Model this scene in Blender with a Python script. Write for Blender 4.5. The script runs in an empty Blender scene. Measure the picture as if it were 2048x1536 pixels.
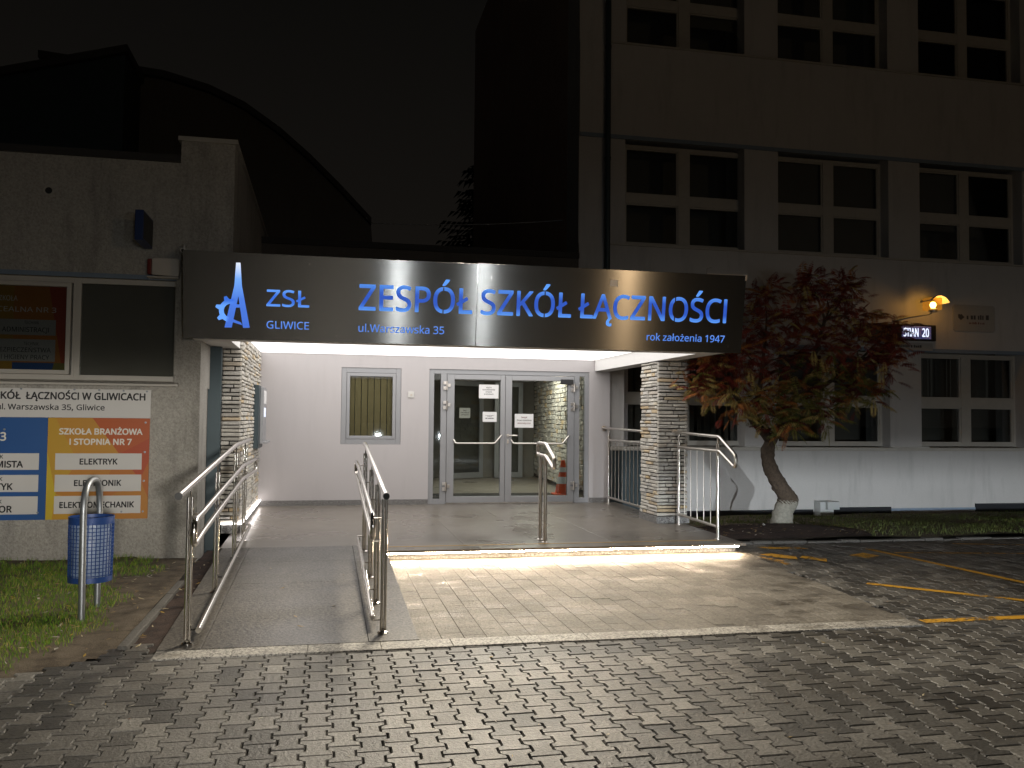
import bpy, math, random
import numpy as np
from mathutils import Vector, Matrix

random.seed(7)
R = math.radians
SC = bpy.context.scene
COL = SC.collection

# ------------------------------------------------------------------ camera
CF, CYAW, CPITCH, CROLL = 1744.62, R(12.0596), R(2.3209), R(0.5617)
def cam_axes():
    cy, sy, cp, sp = math.cos(CYAW), math.sin(CYAW), math.cos(CPITCH), math.sin(CPITCH)
    f = Vector((sy * cp, cy * cp, sp)); r = Vector((cy, -sy, 0)); u = r.cross(f)
    cr, sr = math.cos(CROLL), math.sin(CROLL)
    return cr * r + sr * u, -sr * r + cr * u, f
CR, CU, CFW = cam_axes()
CPOS = Vector((0, 0, 1.6))
cam_data = bpy.data.cameras.new('camera')
cam_data.sensor_width = 36; cam_data.lens = CF / 2048 * 36
cam_data.clip_start = 0.05; cam_data.clip_end = 600
cam = bpy.data.objects.new('camera', cam_data); COL.objects.link(cam)
cam.matrix_world = Matrix(((CR.x, CU.x, -CFW.x, 0), (CR.y, CU.y, -CFW.y, 0), (CR.z, CU.z, -CFW.z, 1.6), (0, 0, 0, 1)))
SC.camera = cam
def px(u, v, Y):            # a point of the photograph at a known distance Y along the street axis
    d = CR * ((u - 1024) / CF) + CU * (-(v - 768) / CF) + CFW
    return CPOS + d * (Y / d.y)

# ------------------------------------------------------------------ sky (a dark night) and exposure
world = bpy.data.worlds.new('World'); SC.world = world; world.use_nodes = True
wn = world.node_tree.nodes; bg = wn['Background']
bg.inputs[1].default_value = 1.0
_t = wn.new('ShaderNodeTexCoord'); _x = wn.new('ShaderNodeSeparateXYZ'); _r = wn.new('ShaderNodeValToRGB')
world.node_tree.links.new(_t.outputs['Generated'], _x.inputs[0]); world.node_tree.links.new(_x.outputs[2], _r.inputs[0]); world.node_tree.links.new(_r.outputs[0], bg.inputs[0])
_r.color_ramp.elements[0].color = (.0092, .0077, .0064, 1); _r.color_ramp.elements[1].color = (.0027, .0026, .0023, 1); _r.color_ramp.elements[1].position = .5
SC.view_settings.view_transform = 'Standard'; SC.view_settings.look = 'None'
SC.view_settings.exposure = 0; SC.view_settings.gamma = 1; SC.view_settings.use_curve_mapping = False
SC.cycles.max_bounces = 8; SC.cycles.transparent_max_bounces = 12
SC.cycles.caustics_reflective = False; SC.cycles.caustics_refractive = False
SC.cycles.sample_clamp_indirect = 4

# ------------------------------------------------------------------ lamps of the street behind the viewpoint, and added unseen fill lights
def lamp(name, loc, power, color, radius, beam=None, az=None, stray=0):
    """a point lamp; beam = (sine of elevation, share) of its photometric curve, az = azimuth sines over which it fades in"""
    L = bpy.data.lights.new(name, 'POINT'); L.energy = power; L.color = color; L.shadow_soft_size = radius
    o = bpy.data.objects.new(name, L); COL.objects.link(o); o.location = loc
    if beam:
        L.use_nodes = True
        nt = L.node_tree; n = nt.nodes; em = n['Emission']
        tc = n.new('ShaderNodeTexCoord'); sx = n.new('ShaderNodeSeparateXYZ'); nt.links.new(tc.outputs['Normal'], sx.inputs[0])
        rp = n.new('ShaderNodeValToRGB'); mr = n.new('ShaderNodeMapRange')
        mr.inputs[1].default_value = -0.12; mr.inputs[2].default_value = 0.18
        nt.links.new(sx.outputs[2], mr.inputs[0]); nt.links.new(mr.outputs[0], rp.inputs[0])
        e = rp.color_ramp.elements
        while len(e) < len(beam): e.new(0.5)
        for k, (p, val) in enumerate(beam): e[k].position = (p + 0.12) / 0.30; e[k].color = (val, val, val, 1)
        ma = n.new('ShaderNodeMapRange'); ma.interpolation_type = 'SMOOTHSTEP'; nt.links.new(sx.outputs[0], ma.inputs[0])
        ma.inputs[1].default_value, ma.inputs[2].default_value = az or (-2, -1.5)
        mm = n.new('ShaderNodeMath'); mm.operation = 'MULTIPLY_ADD'; mm.inputs[2].default_value = stray
        ms = n.new('ShaderNodeMapRange'); ms.interpolation_type = 'SMOOTHSTEP'; nt.links.new(sx.outputs[2], ms.inputs[0])
        ms.inputs[1].default_value, ms.inputs[2].default_value, ms.inputs[3].default_value, ms.inputs[4].default_value = .12, .26, stray, stray * .10
        nt.links.new(ms.outputs[0], mm.inputs[2]); nt.links.new(rp.outputs[0], mm.inputs[0]); nt.links.new(ma.outputs[0], mm.inputs[1]); nt.links.new(mm.outputs[0], em.inputs[1])
    return o
# dipped headlights: full below the cut-off, a little stray light above it
BEAM = [(-0.12, .10), (-0.055, .35), (-0.036, 1.0), (-0.015, .95), (0.006, .38), (0.022, .13), (0.06, .04), (0.17, .0)]
lamp('headlight_lamp', (2.2, -8.0, 0.85), 6200, (.90, .96, 1.0), .09, BEAM, (.085, .14), .034)
lamp('headlight_lamp', (4.9, -8.0, 0.85), 6200, (.90, .96, 1.0), .09, BEAM, (-.035, .005), .034)
BEAM2 = [(-0.12, .7), (-0.09, .9), (-0.06, 1.0), (-0.013, .85), (0.002, .12), (0.05, .03), (0.12, .012), (0.17, .008)]
lamp('unseen_left_lamp', (1.9, -8.0, 2.16), 6300, (1.0, .95, .86), .30, BEAM2, (-.118, -.150), 0)  # unseen lamp for the left wall, placed so the hoop's shadow stays hidden
lamp('street_lamp_light', (11.9, -14.0, 3.0), 480, (1.0, .70, .40), .15)
yl_ = bpy.data.lights.new('overhead_fill_light', 'SPOT'); yl_.energy = 260; yl_.color = (1.0, .92, .80); yl_.spot_size = R(112); yl_.spot_blend = .55; yl_.shadow_soft_size = .12
yo_ = bpy.data.objects.new('overhead_fill_light', yl_); COL.objects.link(yo_); yo_.location = (.6, .3, 6.0)  # added unseen fill from overhead, lifts the near paving a little
fl_l = bpy.data.lights.new('forecourt_fill_light', 'SPOT'); fl_l.energy = 2000; fl_l.color = (1.0, .89, .71); fl_l.spot_size = R(138); fl_l.spot_blend = 1.0; fl_l.shadow_soft_size = .55
fl_o = bpy.data.objects.new('forecourt_fill_light', fl_l); COL.objects.link(fl_o); fl_o.location = (1.8, 9.84, 4.3); fl_o.rotation_euler = (R(-52), 0, 0)  # added unseen fill above the sign, brightens the paving and lawn

# ------------------------------------------------------------------ mesh helper
class MB:
    def __init__(s): s.v = []; s.f = []; s.c = []; s.m = []; s.cur = None; s.mi = 0
    def face(s, idx): s.f.append(tuple(idx)); s.c.append(s.cur); s.m.append(s.mi)
    def add(s, pts, faces):
        b = len(s.v); s.v += [tuple(p) for p in pts]
        for f in faces: s.face([b + i for i in f])
        return s
    def box(s, x0, x1, y0, y1, z0, z1):
        return s.add([(x0,y0,z0),(x1,y0,z0),(x1,y1,z0),(x0,y1,z0),(x0,y0,z1),(x1,y0,z1),(x1,y1,z1),(x0,y1,z1)],
                     [(0,3,2,1),(4,5,6,7),(0,1,5,4),(1,2,6,5),(2,3,7,6),(3,0,4,7)])
    def hexa(s, p):     # eight corners, bottom ring then top ring
        return s.add(p, [(0,3,2,1),(4,5,6,7),(0,1,5,4),(1,2,6,5),(2,3,7,6),(3,0,4,7)])
    def prism(s, poly, axis, a, b):     # polygon (2D) extruded along an axis
        n = len(poly)
        def mk(p, t): return {'x': (t, p[0], p[1]), 'y': (p[0], t, p[1]), 'z': (p[0], p[1], t)}[axis]
        pts = [mk(p, a) for p in poly] + [mk(p, b) for p in poly]
        fs = [tuple(range(n))[::-1], tuple(range(n, 2 * n))] + [(i, (i + 1) % n, n + (i + 1) % n, n + i) for i in range(n)]
        return s.add(pts, fs)
    def tube(s, path, r, n=12, closed=False, caps=True):
        P = [Vector(p) for p in path]; m = len(P)
        rad = r if isinstance(r, (list, tuple)) else [r] * m
        T = []
        for i in range(m):
            a = P[(i - 1) % m] if (closed or i > 0) else P[i]; b = P[(i + 1) % m] if (closed or i < m - 1) else P[i]
            T.append((b - a).normalized())
        up = Vector((0, 0, 1)) if abs(T[0].z) < .9 else Vector((0, 1, 0))
        N = (up - T[0] * up.dot(T[0])).normalized(); b0 = len(s.v)
        for i in range(m):
            N = (N - T[i] * N.dot(T[i])).normalized(); B = T[i].cross(N)
            for k in range(n):
                a = 2 * math.pi * k / n
                s.v.append(tuple(P[i] + (N * math.cos(a) + B * math.sin(a)) * rad[i]))
        for i in range(m if closed else m - 1):
            j = (i + 1) % m
            for k in range(n):
                s.face((b0+i*n+k, b0+i*n+(k+1)%n, b0+j*n+(k+1)%n, b0+j*n+k))
        if caps and not closed:
            s.face([b0 + k for k in range(n)][::-1]); s.face([b0 + (m-1)*n + k for k in range(n)])
        return s
    def cyl(s, c, r, h, axis='z', n=20, r2=None):
        c = Vector(c); d = {'x': Vector((h,0,0)), 'y': Vector((0,h,0)), 'z': Vector((0,0,h))}[axis]
        return s.tube([c, c + d], [r, r if r2 is None else r2], n)
    def lathe(s, prof, c=(0,0,0), n=24):
        b = len(s.v); m = len(prof)
        for (r, z) in prof:
            for k in range(n):
                a = 2*math.pi*k/n; s.v.append((c[0]+r*math.cos(a), c[1]+r*math.sin(a), c[2]+z))
        for i in range(m-1):
            for k in range(n): s.face((b+i*n+k, b+i*n+(k+1)%n, b+(i+1)*n+(k+1)%n, b+(i+1)*n+k))
        return s
    def build(s, name, mat, parent=None, smooth=False, bevel=0, local=False):
        me = bpy.data.meshes.new(name); me.from_pydata(s.v, [], s.f); me.update()
        for m_ in (mat if isinstance(mat, (list, tuple)) else [mat]): me.materials.append(m_)
        if any(s.m): me.polygons.foreach_set('material_index', s.m)
        if any(c is not None for c in s.c):
            ca = me.color_attributes.new('tint', 'FLOAT_COLOR', 'CORNER'); d = []
            for p, c in zip(me.polygons, s.c):
                c = c or (1, 1, 1)
                d += [c[0], c[1], c[2], 1.0] * p.loop_total
            ca.data.foreach_set('color', d)
        if smooth:
            me.polygons.foreach_set('use_smooth', [True] * len(me.polygons)); me.set_sharp_from_angle(angle=R(40))
        o = bpy.data.objects.new(name, me); COL.objects.link(o)
        if bevel:
            b = o.modifiers.new('bevel', 'BEVEL'); b.width = bevel; b.segments = 2; b.limit_method = 'ANGLE'; b.harden_normals = False
        if parent is not None: attach(o, parent, local)
        return o
def attach(o, parent, local=False):
    o.parent = parent
    if not local:
        r = parent
        loc = Vector((0,0,0))
        while r is not None: loc += r.location; r = r.parent
        o.location = Vector(o.location) - loc
def tag(o, label, cat, group=None, kind=None):
    o['label'] = label; o['category'] = cat
    if group: o['group'] = group
    if kind: o['kind'] = kind
    return o
def thing(name, label, cat, loc=(0,0,0), group=None):
    o = bpy.data.objects.new(name, None); COL.objects.link(o); o.location = loc; o.empty_display_size = .2
    return tag(o, label, cat, group)
def struct(o, kind='structure'): o['kind'] = kind; return o
def rnd_path(pts, rad, n=6):      # rounds the corners of a polyline
    P = [Vector(p) for p in pts]; out = [P[0]]
    for i in range(1, len(P) - 1):
        a, b, c = P[i-1], P[i], P[i+1]
        da, dc = (a - b), (c - b); r = min(rad, da.length * .49, dc.length * .49)
        p0 = b + da.normalized() * r; p2 = b + dc.normalized() * r
        for k in range(n + 1):
            t = k / n; out.append(p0 * (1-t)**2 + b * 2*t*(1-t) + p2 * t*t)
    out.append(P[-1]); return out
def rnd_loop(pts, rad, n=6):
    P = [Vector(p) for p in pts]; out = []; m = len(P)
    for i in range(m):
        a, b, c = P[i-1], P[i], P[(i+1) % m]
        da, dc = (a - b), (c - b); r = min(rad, da.length * .49, dc.length * .49)
        p0 = b + da.normalized() * r; p2 = b + dc.normalized() * r
        for k in range(n + 1):
            t = k / n; out.append(p0 * (1-t)**2 + b * 2*t*(1-t) + p2 * t*t)
    return out

# ------------------------------------------------------------------ materials
def new_mat(name):
    m = bpy.data.materials.new(name); m.use_nodes = True
    return m, m.node_tree, m.node_tree.nodes['Principled BSDF']
def nd(nt, t, **k):
    n = nt.nodes.new(t)
    for a, b in k.items(): setattr(n, a, b)
    return n
def ramp(nt, src, stops):
    r = nd(nt, 'ShaderNodeValToRGB'); e = r.color_ramp.elements
    while len(e) < len(stops): e.new(.5)
    for k, (p, c) in enumerate(stops):
        e[k].position = p; e[k].color = (*c, 1) if len(c) == 3 else c
    nt.links.new(src, r.inputs[0]); return r.outputs[0]
def noise(nt, scale, detail=4, rough=.55, vec=None, stretch=None):
    n = nd(nt, 'ShaderNodeTexNoise'); n.inputs['Scale'].default_value = scale; n.inputs['Detail'].default_value = detail
    n.inputs['Roughness'].default_value = rough
    tc = nd(nt, 'ShaderNodeTexCoord'); src = tc.outputs['Object']
    if stretch:
        mp = nd(nt, 'ShaderNodeMapping'); mp.inputs['Scale'].default_value = stretch; nt.links.new(src, mp.inputs[0]); src = mp.outputs[0]
    nt.links.new(src, n.inputs['Vector']); return n.outputs[0]
def mixc(nt, f, a, b, mode='MIX'):
    m = nd(nt, 'ShaderNodeMix', data_type='RGBA', blend_type=mode)
    for sock, val in ((m.inputs[0], f), (m.inputs[6], a), (m.inputs[7], b)):
        if hasattr(val, 'node'): nt.links.new(val, sock)
        elif isinstance(val, (int, float)): sock.default_value = val
        else: sock.default_value = (*val, 1)
    return m.outputs[2]
def bump(nt, b, src, strength, dist=.01):
    n = nd(nt, 'ShaderNodeBump'); n.inputs['Strength'].default_value = strength; n.inputs['Distance'].default_value = dist
    nt.links.new(src, n.inputs['Height']); nt.links.new(n.outputs[0], b.inputs['Normal'])
def plain(name, c, rough=.5, metal=0, vary=.12, nscale=6, bumpv=0, bscale=80, emit=None, es=1):
    m, nt, b = new_mat(name)
    b.inputs['Roughness'].default_value = rough; b.inputs['Metallic'].default_value = metal
    n = noise(nt, nscale, 5)
    col = mixc(nt, n, tuple(x * (1 - vary) for x in c), tuple(min(1, x * (1 + vary)) for x in c))
    nt.links.new(col, b.inputs['Base Color'])
    if bumpv: bump(nt, b, noise(nt, bscale, 3), bumpv, .004)
    if emit: b.inputs['Emission Color'].default_value = (*emit, 1); b.inputs['Emission Strength'].default_value = es
    return m
def emissive(name, c, s):
    m, nt, b = new_mat(name); b.inputs['Base Color'].default_value = (.5, .5, .5, 1)
    b.inputs['Emission Color'].default_value = (*c, 1); b.inputs['Emission Strength'].default_value = s
    m.cycles.emission_sampling = 'FRONT' if s > 1 else 'NONE'; return m
def plaster(name, c, bumpv=.5, bscale=120, stain=.25, rough=.9):
    m, nt, b = new_mat(name); b.inputs['Roughness'].default_value = rough
    n1 = noise(nt, .9, 6, .6); n2 = noise(nt, bscale, 3, .7); n3 = noise(nt, 3.0, 5, .65, stretch=(1.6, 1.6, .25))
    a = mixc(nt, n1, tuple(x * (1 - stain) for x in c), tuple(min(1, x * (1 + stain * .5)) for x in c))
    a = mixc(nt, ramp(nt, n3, [(.52, (0,0,0)), (.75, (1,1,1))]), a, tuple(x * (1 - stain * 1.2) for x in c))
    a = mixc(nt, .18 if bumpv < .8 else .42, a, ramp(nt, n2, [(.3, (.25,.24,.22)), (.65, (1.1,1.1,1.1))]), 'MULTIPLY')
    nt.links.new(a, b.inputs['Base Color']); bump(nt, b, n2, bumpv, .006 if bumpv < .8 else .02); return m
def granite(name, c, contrast=.5, scale=140, rough=.45, bumpv=.15, blotch=.2):
    m, nt, b = new_mat(name)
    n1 = noise(nt, scale, 2, .8); n2 = noise(nt, 1.3, 2, .5)
    d = tuple(x * (1 - contrast) for x in c); l = tuple(min(1, x * (1 + contrast)) for x in c)
    a = ramp(nt, n1, [(.34, d), (.5, c), (.66, l)])
    a = mixc(nt, n2, mixc(nt, 1.0, a, (1 - blotch,) * 3, 'MULTIPLY'), a)
    nt.links.new(a, b.inputs['Base Color'])
    nt.links.new(ramp(nt, n2, [(.3, (rough * .75,) * 3), (.7, (rough * 1.15,) * 3)]), b.inputs['Roughness'])
    bump(nt, b, n1, bumpv, .004); return m
def thin_glass(name, tint=(.9, .95, .95), refl=.06):
    m = bpy.data.materials.new(name); m.use_nodes = True; nt = m.node_tree; nt.nodes.clear()
    out = nd(nt, 'ShaderNodeOutputMaterial'); mx = nd(nt, 'ShaderNodeMixShader')
    tr = nd(nt, 'ShaderNodeBsdfTransparent'); tr.inputs[0].default_value = (*tint, 1)
    gl = nd(nt, 'ShaderNodeBsdfGlossy'); gl.inputs['Roughness'].default_value = .02
    fr = nd(nt, 'ShaderNodeFresnel'); fr.inputs[0].default_value = 1.5
    md = nd(nt, 'ShaderNodeMath', operation='MULTIPLY_ADD'); nt.links.new(fr.outputs[0], md.inputs[0])
    md.inputs[1].default_value = 1.3; md.inputs[2].default_value = refl - .04
    nt.links.new(md.outputs[0], mx.inputs[0]); nt.links.new(tr.outputs[0], mx.inputs[1]); nt.links.new(gl.outputs[0], mx.inputs[2])
    nt.links.new(mx.outputs[0], out.inputs[0]); return m
def island_mat(name, stops, rough=.6, speck=90, speckv=.35, bumpv=.3, bdist=.003, blot=None):
    m, nt, b = new_mat(name)
    g = nd(nt, 'ShaderNodeNewGeometry')
    a = ramp(nt, g.outputs['Random Per Island'], stops)
    n = noise(nt, speck, 3, .75)
    a = mixc(nt, speckv, a, ramp(nt, n, [(.3, (.25,.25,.25)), (.7, (1.25,1.25,1.25))]), 'MULTIPLY')
    if blot:
        n2 = noise(nt, blot, 5, .6)
        a = mixc(nt, ramp(nt, n2, [(.35, (0,0,0)), (.65, (1,1,1))]), mixc(nt, 1.0, a, (.56,.545,.52), 'MULTIPLY'), a)
        nt.links.new(ramp(nt, n2, [(.3, (rough * .7,) * 3), (.7, (min(1, rough * 1.15),) * 3)]), b.inputs['Roughness'])
    else: b.inputs['Roughness'].default_value = rough
    nt.links.new(a, b.inputs['Base Color']); bump(nt, b, n, bumpv, bdist); return m
def tint_mat(name, rough=.6, vary=.25, trans=0):
    m, nt, b = new_mat(name); b.inputs['Roughness'].default_value = rough
    at = nd(nt, 'ShaderNodeAttribute'); at.attribute_name = 'tint'
    n = noise(nt, 60, 3)
    nt.links.new(mixc(nt, vary, at.outputs[0], ramp(nt, n, [(.3, (.4,.4,.4)), (.7, (1.3,1.3,1.3))]), 'MULTIPLY'), b.inputs['Base Color'])
    b.inputs['Specular IOR Level'].default_value = .3
    return m

M = {}
M['plaster_left'] = plaster('rough_plaster', (.50, .475, .43), 1.0, 42, .34)
M['plaster_wall'] = plaster('smooth_grey_plaster', (.54, .515, .52), .12, 160, .06)
M['plaster_school'] = plaster('school_plaster', (.52, .51, .50), .3, 110, .16)
M['plaster_blue_and_shade'] = plaster('blue_plaster_and_shade', (.22, .28, .36), .3, 110, .15)  # blue of the lintel band, also the painted shade on the school front
M['plaster_gable'] = plaster('gable_plaster', (.50, .36, .30), .3, 90, .2)
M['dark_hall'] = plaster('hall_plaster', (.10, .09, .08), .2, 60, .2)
M['dark_roof'] = plain('dark_roofing', (.035, .033, .032), .85)
M['white_soffit'] = plaster('white_soffit', (.80, .79, .78), .08, 160, .04)
M['led_cold'] = emissive('cold_led', (1.0, .95, .90), 26)
M['led_base'] = emissive('base_led', (1.0, .93, .90), 10)
M['led_warm'] = emissive('warm_led', (1.0, .79, .55), 300)
M['granite_dark'] = granite('flamed_granite', (.088, .079, .068), 1.0, 48, .46, .8, .35)
M['granite_mid'] = granite('polished_granite', (.19, .168, .143), .28, 120, .32, .05, .25)
M['granite_light'] = granite('light_granite', (.34, .325, .30), .8, 55, .6, .9, .2)
M['granite_trim'] = granite('granite_trim', (.20, .195, .19), .8, 70, .5, .2, .15)
M['steel'] = plain('polished_steel', (.72, .69, .65), .16, 1.0, .05, 20)
M['steel_dull'] = plain('satin_steel', (.66, .62, .58), .30, 1.0, .06, 20)
M['galv'] = plain('galvanised_tube', (.30, .32, .34), .42, .75, .25, 30, .2, 90)
M['alu'] = plain('grey_aluminium', (.34, .345, .36), .42, .25, .05, 8)
M['alu_dark'] = plain('grey_aluminium_gasket', (.05, .05, .052), .6)
M['pvc'] = plain('window_plastic', (.50, .47, .42), .45, 0, .08, 5)
M['pvc_grey'] = plain('old_window_frame', (.42, .40, .36), .55, 0, .14, 8)
M['black'] = plain('black_plastic', (.018, .018, .018), .5)
M['black_band'] = plain('bitumen_band', (.010, .012, .016), .7, 0, .3, 10, .3, 60)
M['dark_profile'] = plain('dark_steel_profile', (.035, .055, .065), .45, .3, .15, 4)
M['glass'] = thin_glass('clear_glass')
M['glass_dark'] = thin_glass('dark_glass', (.78, .80, .80), .05)
M['interior'] = plain('dark_room', (.24, .22, .19), .9)
M['interior_floor'] = granite('vestibule_tile', (.26, .235, .20), .3, 120, .35, .03, .1)
M['mat_dark'] = plain('door_mat_fabric', (.025, .024, .024), .95, 0, .3, 60, .5, 200)
M['blind_ochre'] = plain('ochre_blind', (.52, .37, .18), .8, 0, .10, 3, .2, 150)
M['blind_dark'] = plain('dark_blind', (.28, .25, .21), .85, 0, .15, 3, .2, 150)
M['blind_pale'] = plain('pale_blind', (.45, .44, .40), .8, 0, .1, 3)
M['paper'] = plain('paper', (.80, .80, .80), .7, 0, .02)
M['ink'] = plain('black_ink', (.015, .015, .017), .6)
M['ink_red'] = plain('red_ink', (.20, .06, .06), .6)
M['board_white'] = plain('white_board', (.60, .585, .565), .42, 0, .05, 2)
M['board_blue'] = plain('blue_board', (.018, .085, .27), .4, 0, .2, 1.2)
M['letter_white'] = plain('white_lettering', (.72, .69, .62), .5, 0, .03)
M['bin_blue'] = plain('blue_paint', (.020, .060, .22), .4, .1, .25, 12)
M['bag'] = plain('pale_bin_bag', (.24, .31, .45), .35, 0, .25, 9, .5, 24)
M['white_plastic'] = plain('white_plastic', (.62, .61, .58), .4, 0, .06)
M['siren'] = plain('cream_plastic', (.55, .50, .44), .45, 0, .06)
M['red_plastic'] = plain('red_plastic', (.16, .018, .012), .35)
M['sign_blue'] = plain('dark_blue_sheet', (.010, .028, .11), .4, 0, .1)
M['orange'] = plain('orange_rubber', (.80, .10, .015), .5, 0, .08)
M['reflective'] = plain('reflective_white', (.78, .78, .76), .45)
M['cone_red'] = plain('red_cone_band', (.50, .04, .02), .5)
M['cable'] = plain('white_cable', (.55, .55, .55), .6)
M['grey_box'] = plain('grey_cabinet', (.42, .44, .44), .5, 0, .08)
M['plaque'] = plain('faded_plaque', (.36, .35, .33), .5, 0, .08)
M['plaque_ink'] = plain('faded_print', (.07, .065, .065), .6)
M['plaque_red'] = plain('faded_red_print', (.18, .06, .05), .6)
M['kerb'] = granite('concrete_kerb', (.12, .113, .103), .3, 60, .85, .4, .3)
M['bark'] = plain('bark', (.085, .062, .044), .95, 0, .7, 30, 1.0, 45)
M['limewash'] = plain('limewashed_bark', (.27, .26, .22), .9, 0, .5, 26, 1.0, 50)
M['joint'] = plain('sand_joint', (.030, .027, .023), .95, 0, .3, 30)
M['needles'] = plain('dark_needles', (.012, .018, .012), .8)
M['leaf'] = tint_mat('autumn_leaf', .55, .3)
M['grass'] = tint_mat('grass_blade', .6, .2)
M['litter'] = tint_mat('fallen_leaf', .6, .2)
M['paver'] = island_mat('concrete_paver', [(0, (.055,.052,.048)), (.16, (.085,.081,.074)), (.45, (.14,.133,.122)), (.75, (.185,.176,.162)), (.92, (.24,.23,.212)), (1, (.32,.308,.285))],
                        .52, 46, .75, .9, .008, 1.1)
M['paver_pale'] = island_mat('pale_paver', [(0, (.185,.166,.140)), (.5, (.24,.218,.186)), (1, (.285,.262,.226))], .5, 44, .8, 1.0, .012, 1.3)
def wet_stains(m):
    nt = m.node_tree; b = nt.nodes['Principled BSDF']; old = b.inputs['Base Color'].links[0].from_socket
    k = ramp(nt, noise(nt, 2.2, 7, .68, stretch=(1, 1.7, 1)), [(.50, (0,0,0)), (.64, (1,1,1))])
    nt.links.new(mixc(nt, k, old, mixc(nt, 1.0, old, (.50,.475,.44), 'MULTIPLY')), b.inputs['Base Color'])
    nt.links.new(ramp(nt, k, [(0, (.62,)*3), (1, (.34,)*3)]), b.inputs['Roughness']); return m
wet_stains(M['paver_pale']); wet_stains(M['granite_light'])
M['stone'] = island_mat('split_stone', [(0, (.42,.40,.365)), (.3, (.57,.545,.49)), (.62, (.64,.60,.53)), (.82, (.47,.455,.435)), (.94, (.58,.44,.26)), (1, (.66,.60,.49))],
                        .8, 42, .32, .7, .01)
M['stone_joint'] = plain('dark_mortar', (.016, .015, .014), .95)

def soil_mat(name, a, b_, c):
    m, nt, b = new_mat(name); b.inputs['Roughness'].default_value = .95
    n = noise(nt, 5, 6, .65); n2 = noise(nt, 90, 3, .7)
    k = ramp(nt, n, [(.35, a), (.5, b_), (.68, c)])
    nt.links.new(mixc(nt, .5, k, ramp(nt, n2, [(.3, (.35,.35,.35)), (.7, (1.35,1.3,1.25))]), 'MULTIPLY'), b.inputs['Base Color'])
    bump(nt, b, n2, .9, .015); return m
M['soil'] = soil_mat('bare_soil', (.085, .065, .045), (.15, .12, .085), (.20, .165, .125))
M['mulch'] = soil_mat('bark_mulch', (.018, .010, .008), (.04, .022, .016), (.065, .04, .03))
M['ground'] = soil_mat('dark_ground', (.03, .03, .028), (.045, .043, .04), (.06, .057, .05))

def brushed():
    m, nt, b = new_mat('brushed_steel')
    b.inputs['Metallic'].default_value = 1; b.inputs['Roughness'].default_value = .19
    b.inputs['Anisotropic'].default_value = 1.0
    n = noise(nt, 9, 6, .7, stretch=(1, 1, 60)); n2 = noise(nt, 1.3, 4)
    nt.links.new(mixc(nt, n, (.30, .29, .275), (.42, .41, .39)), b.inputs['Base Color'])
    nt.links.new(ramp(nt, n2, [(.3, (.18,)*3), (.7, (.205,)*3)]), b.inputs['Roughness'])
    tg = nd(nt, 'ShaderNodeTangent', direction_type='RADIAL', axis='Y'); 
    cb = nd(nt, 'ShaderNodeCombineXYZ'); cb.inputs[1].default_value = -.156; cb.inputs[2].default_value = .988
    nt.links.new(cb.outputs[0], b.inputs['Tangent'])
    bump(nt, b, n, .03, .001); return m
M['brushed'] = brushed()

def letter_light(name, z0, z1, mid, edge, s):
    m = bpy.data.materials.new(name); m.use_nodes = True; nt = m.node_tree; b = nt.nodes['Principled BSDF']
    b.inputs['Base Color'].default_value = (.05, .1, .3, 1); b.inputs['Roughness'].default_value = .4
    tc = nd(nt, 'ShaderNodeTexCoord'); sx = nd(nt, 'ShaderNodeSeparateXYZ'); nt.links.new(tc.outputs['Object'], sx.inputs[0])
    mr = nd(nt, 'ShaderNodeMapRange'); nt.links.new(sx.outputs[2], mr.inputs[0]); mr.inputs[1].default_value = z0; mr.inputs[2].default_value = z1
    c = ramp(nt, mr.outputs[0], [(0, edge), (.28, mid), (.62, mid), (1, edge)])
    nt.links.new(c, b.inputs['Emission Color']); b.inputs['Emission Strength'].default_value = s; m.cycles.emission_sampling = 'NONE'; return m
MID, EDG = (.020, .085, .50), (.11, .34, .93)
M['letters_big'] = letter_light('blue_backlight_large', .36, .70, MID, EDG, 1.0)
M['letters_zsl'] = letter_light('blue_backlight_medium', .37, .57, (.035, .15, .68), (.14, .38, .98), 1.0)
M['letters_small'] = letter_light('blue_backlight_small', .09, .25, (.09, .24, .78), (.24, .46, 1.0), 1.0)
def tower_light():
    m = letter_light('blue_backlight_emblem', .12, .85, MID, EDG, 1.0)
    r = [n for n in m.node_tree.nodes if n.type == 'VALTORGB'][0].color_ramp.elements
    for e, (p, c) in zip(r, [(0, (.05,.15,.65)), (.45, (.07,.20,.75)), (.75, (.18,.42,.95)), (1, (.85,.9,1))]): e.position = p; e.color = (*c, 1)
    return m
M['letters_tower'] = tower_light()

def facet_mat():
    m, nt, b = new_mat('orange_facets'); b.inputs['Roughness'].default_value = .4
    at = nd(nt, 'ShaderNodeAttribute'); at.attribute_name = 'tint'
    nt.links.new(mixc(nt, .1, at.outputs[0], noise(nt, 5, 3), 'MULTIPLY'), b.inputs['Base Color']); return m
M['facet'] = facet_mat()
def worn_paint():
    m = bpy.data.materials.new('worn_yellow_paint'); m.use_nodes = True; nt = m.node_tree; b = nt.nodes['Principled BSDF']
    b.inputs['Roughness'].default_value = .6
    nt.links.new(mixc(nt, noise(nt, 7, 5), (.50, .24, .015), (.80, .44, .04)), b.inputs['Base Color'])
    n = noise(nt, 16, 6, .75); n2 = noise(nt, 1.7, 4)
    ad = nd(nt, 'ShaderNodeMath', operation='ADD'); nt.links.new(n, ad.inputs[0]); nt.links.new(n2, ad.inputs[1])
    k = ramp(nt, ad.outputs[0], [(.90, (0,0,0)), (1.0, (1,1,1))])
    nt.links.new(k, b.inputs['Alpha']); return m
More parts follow.
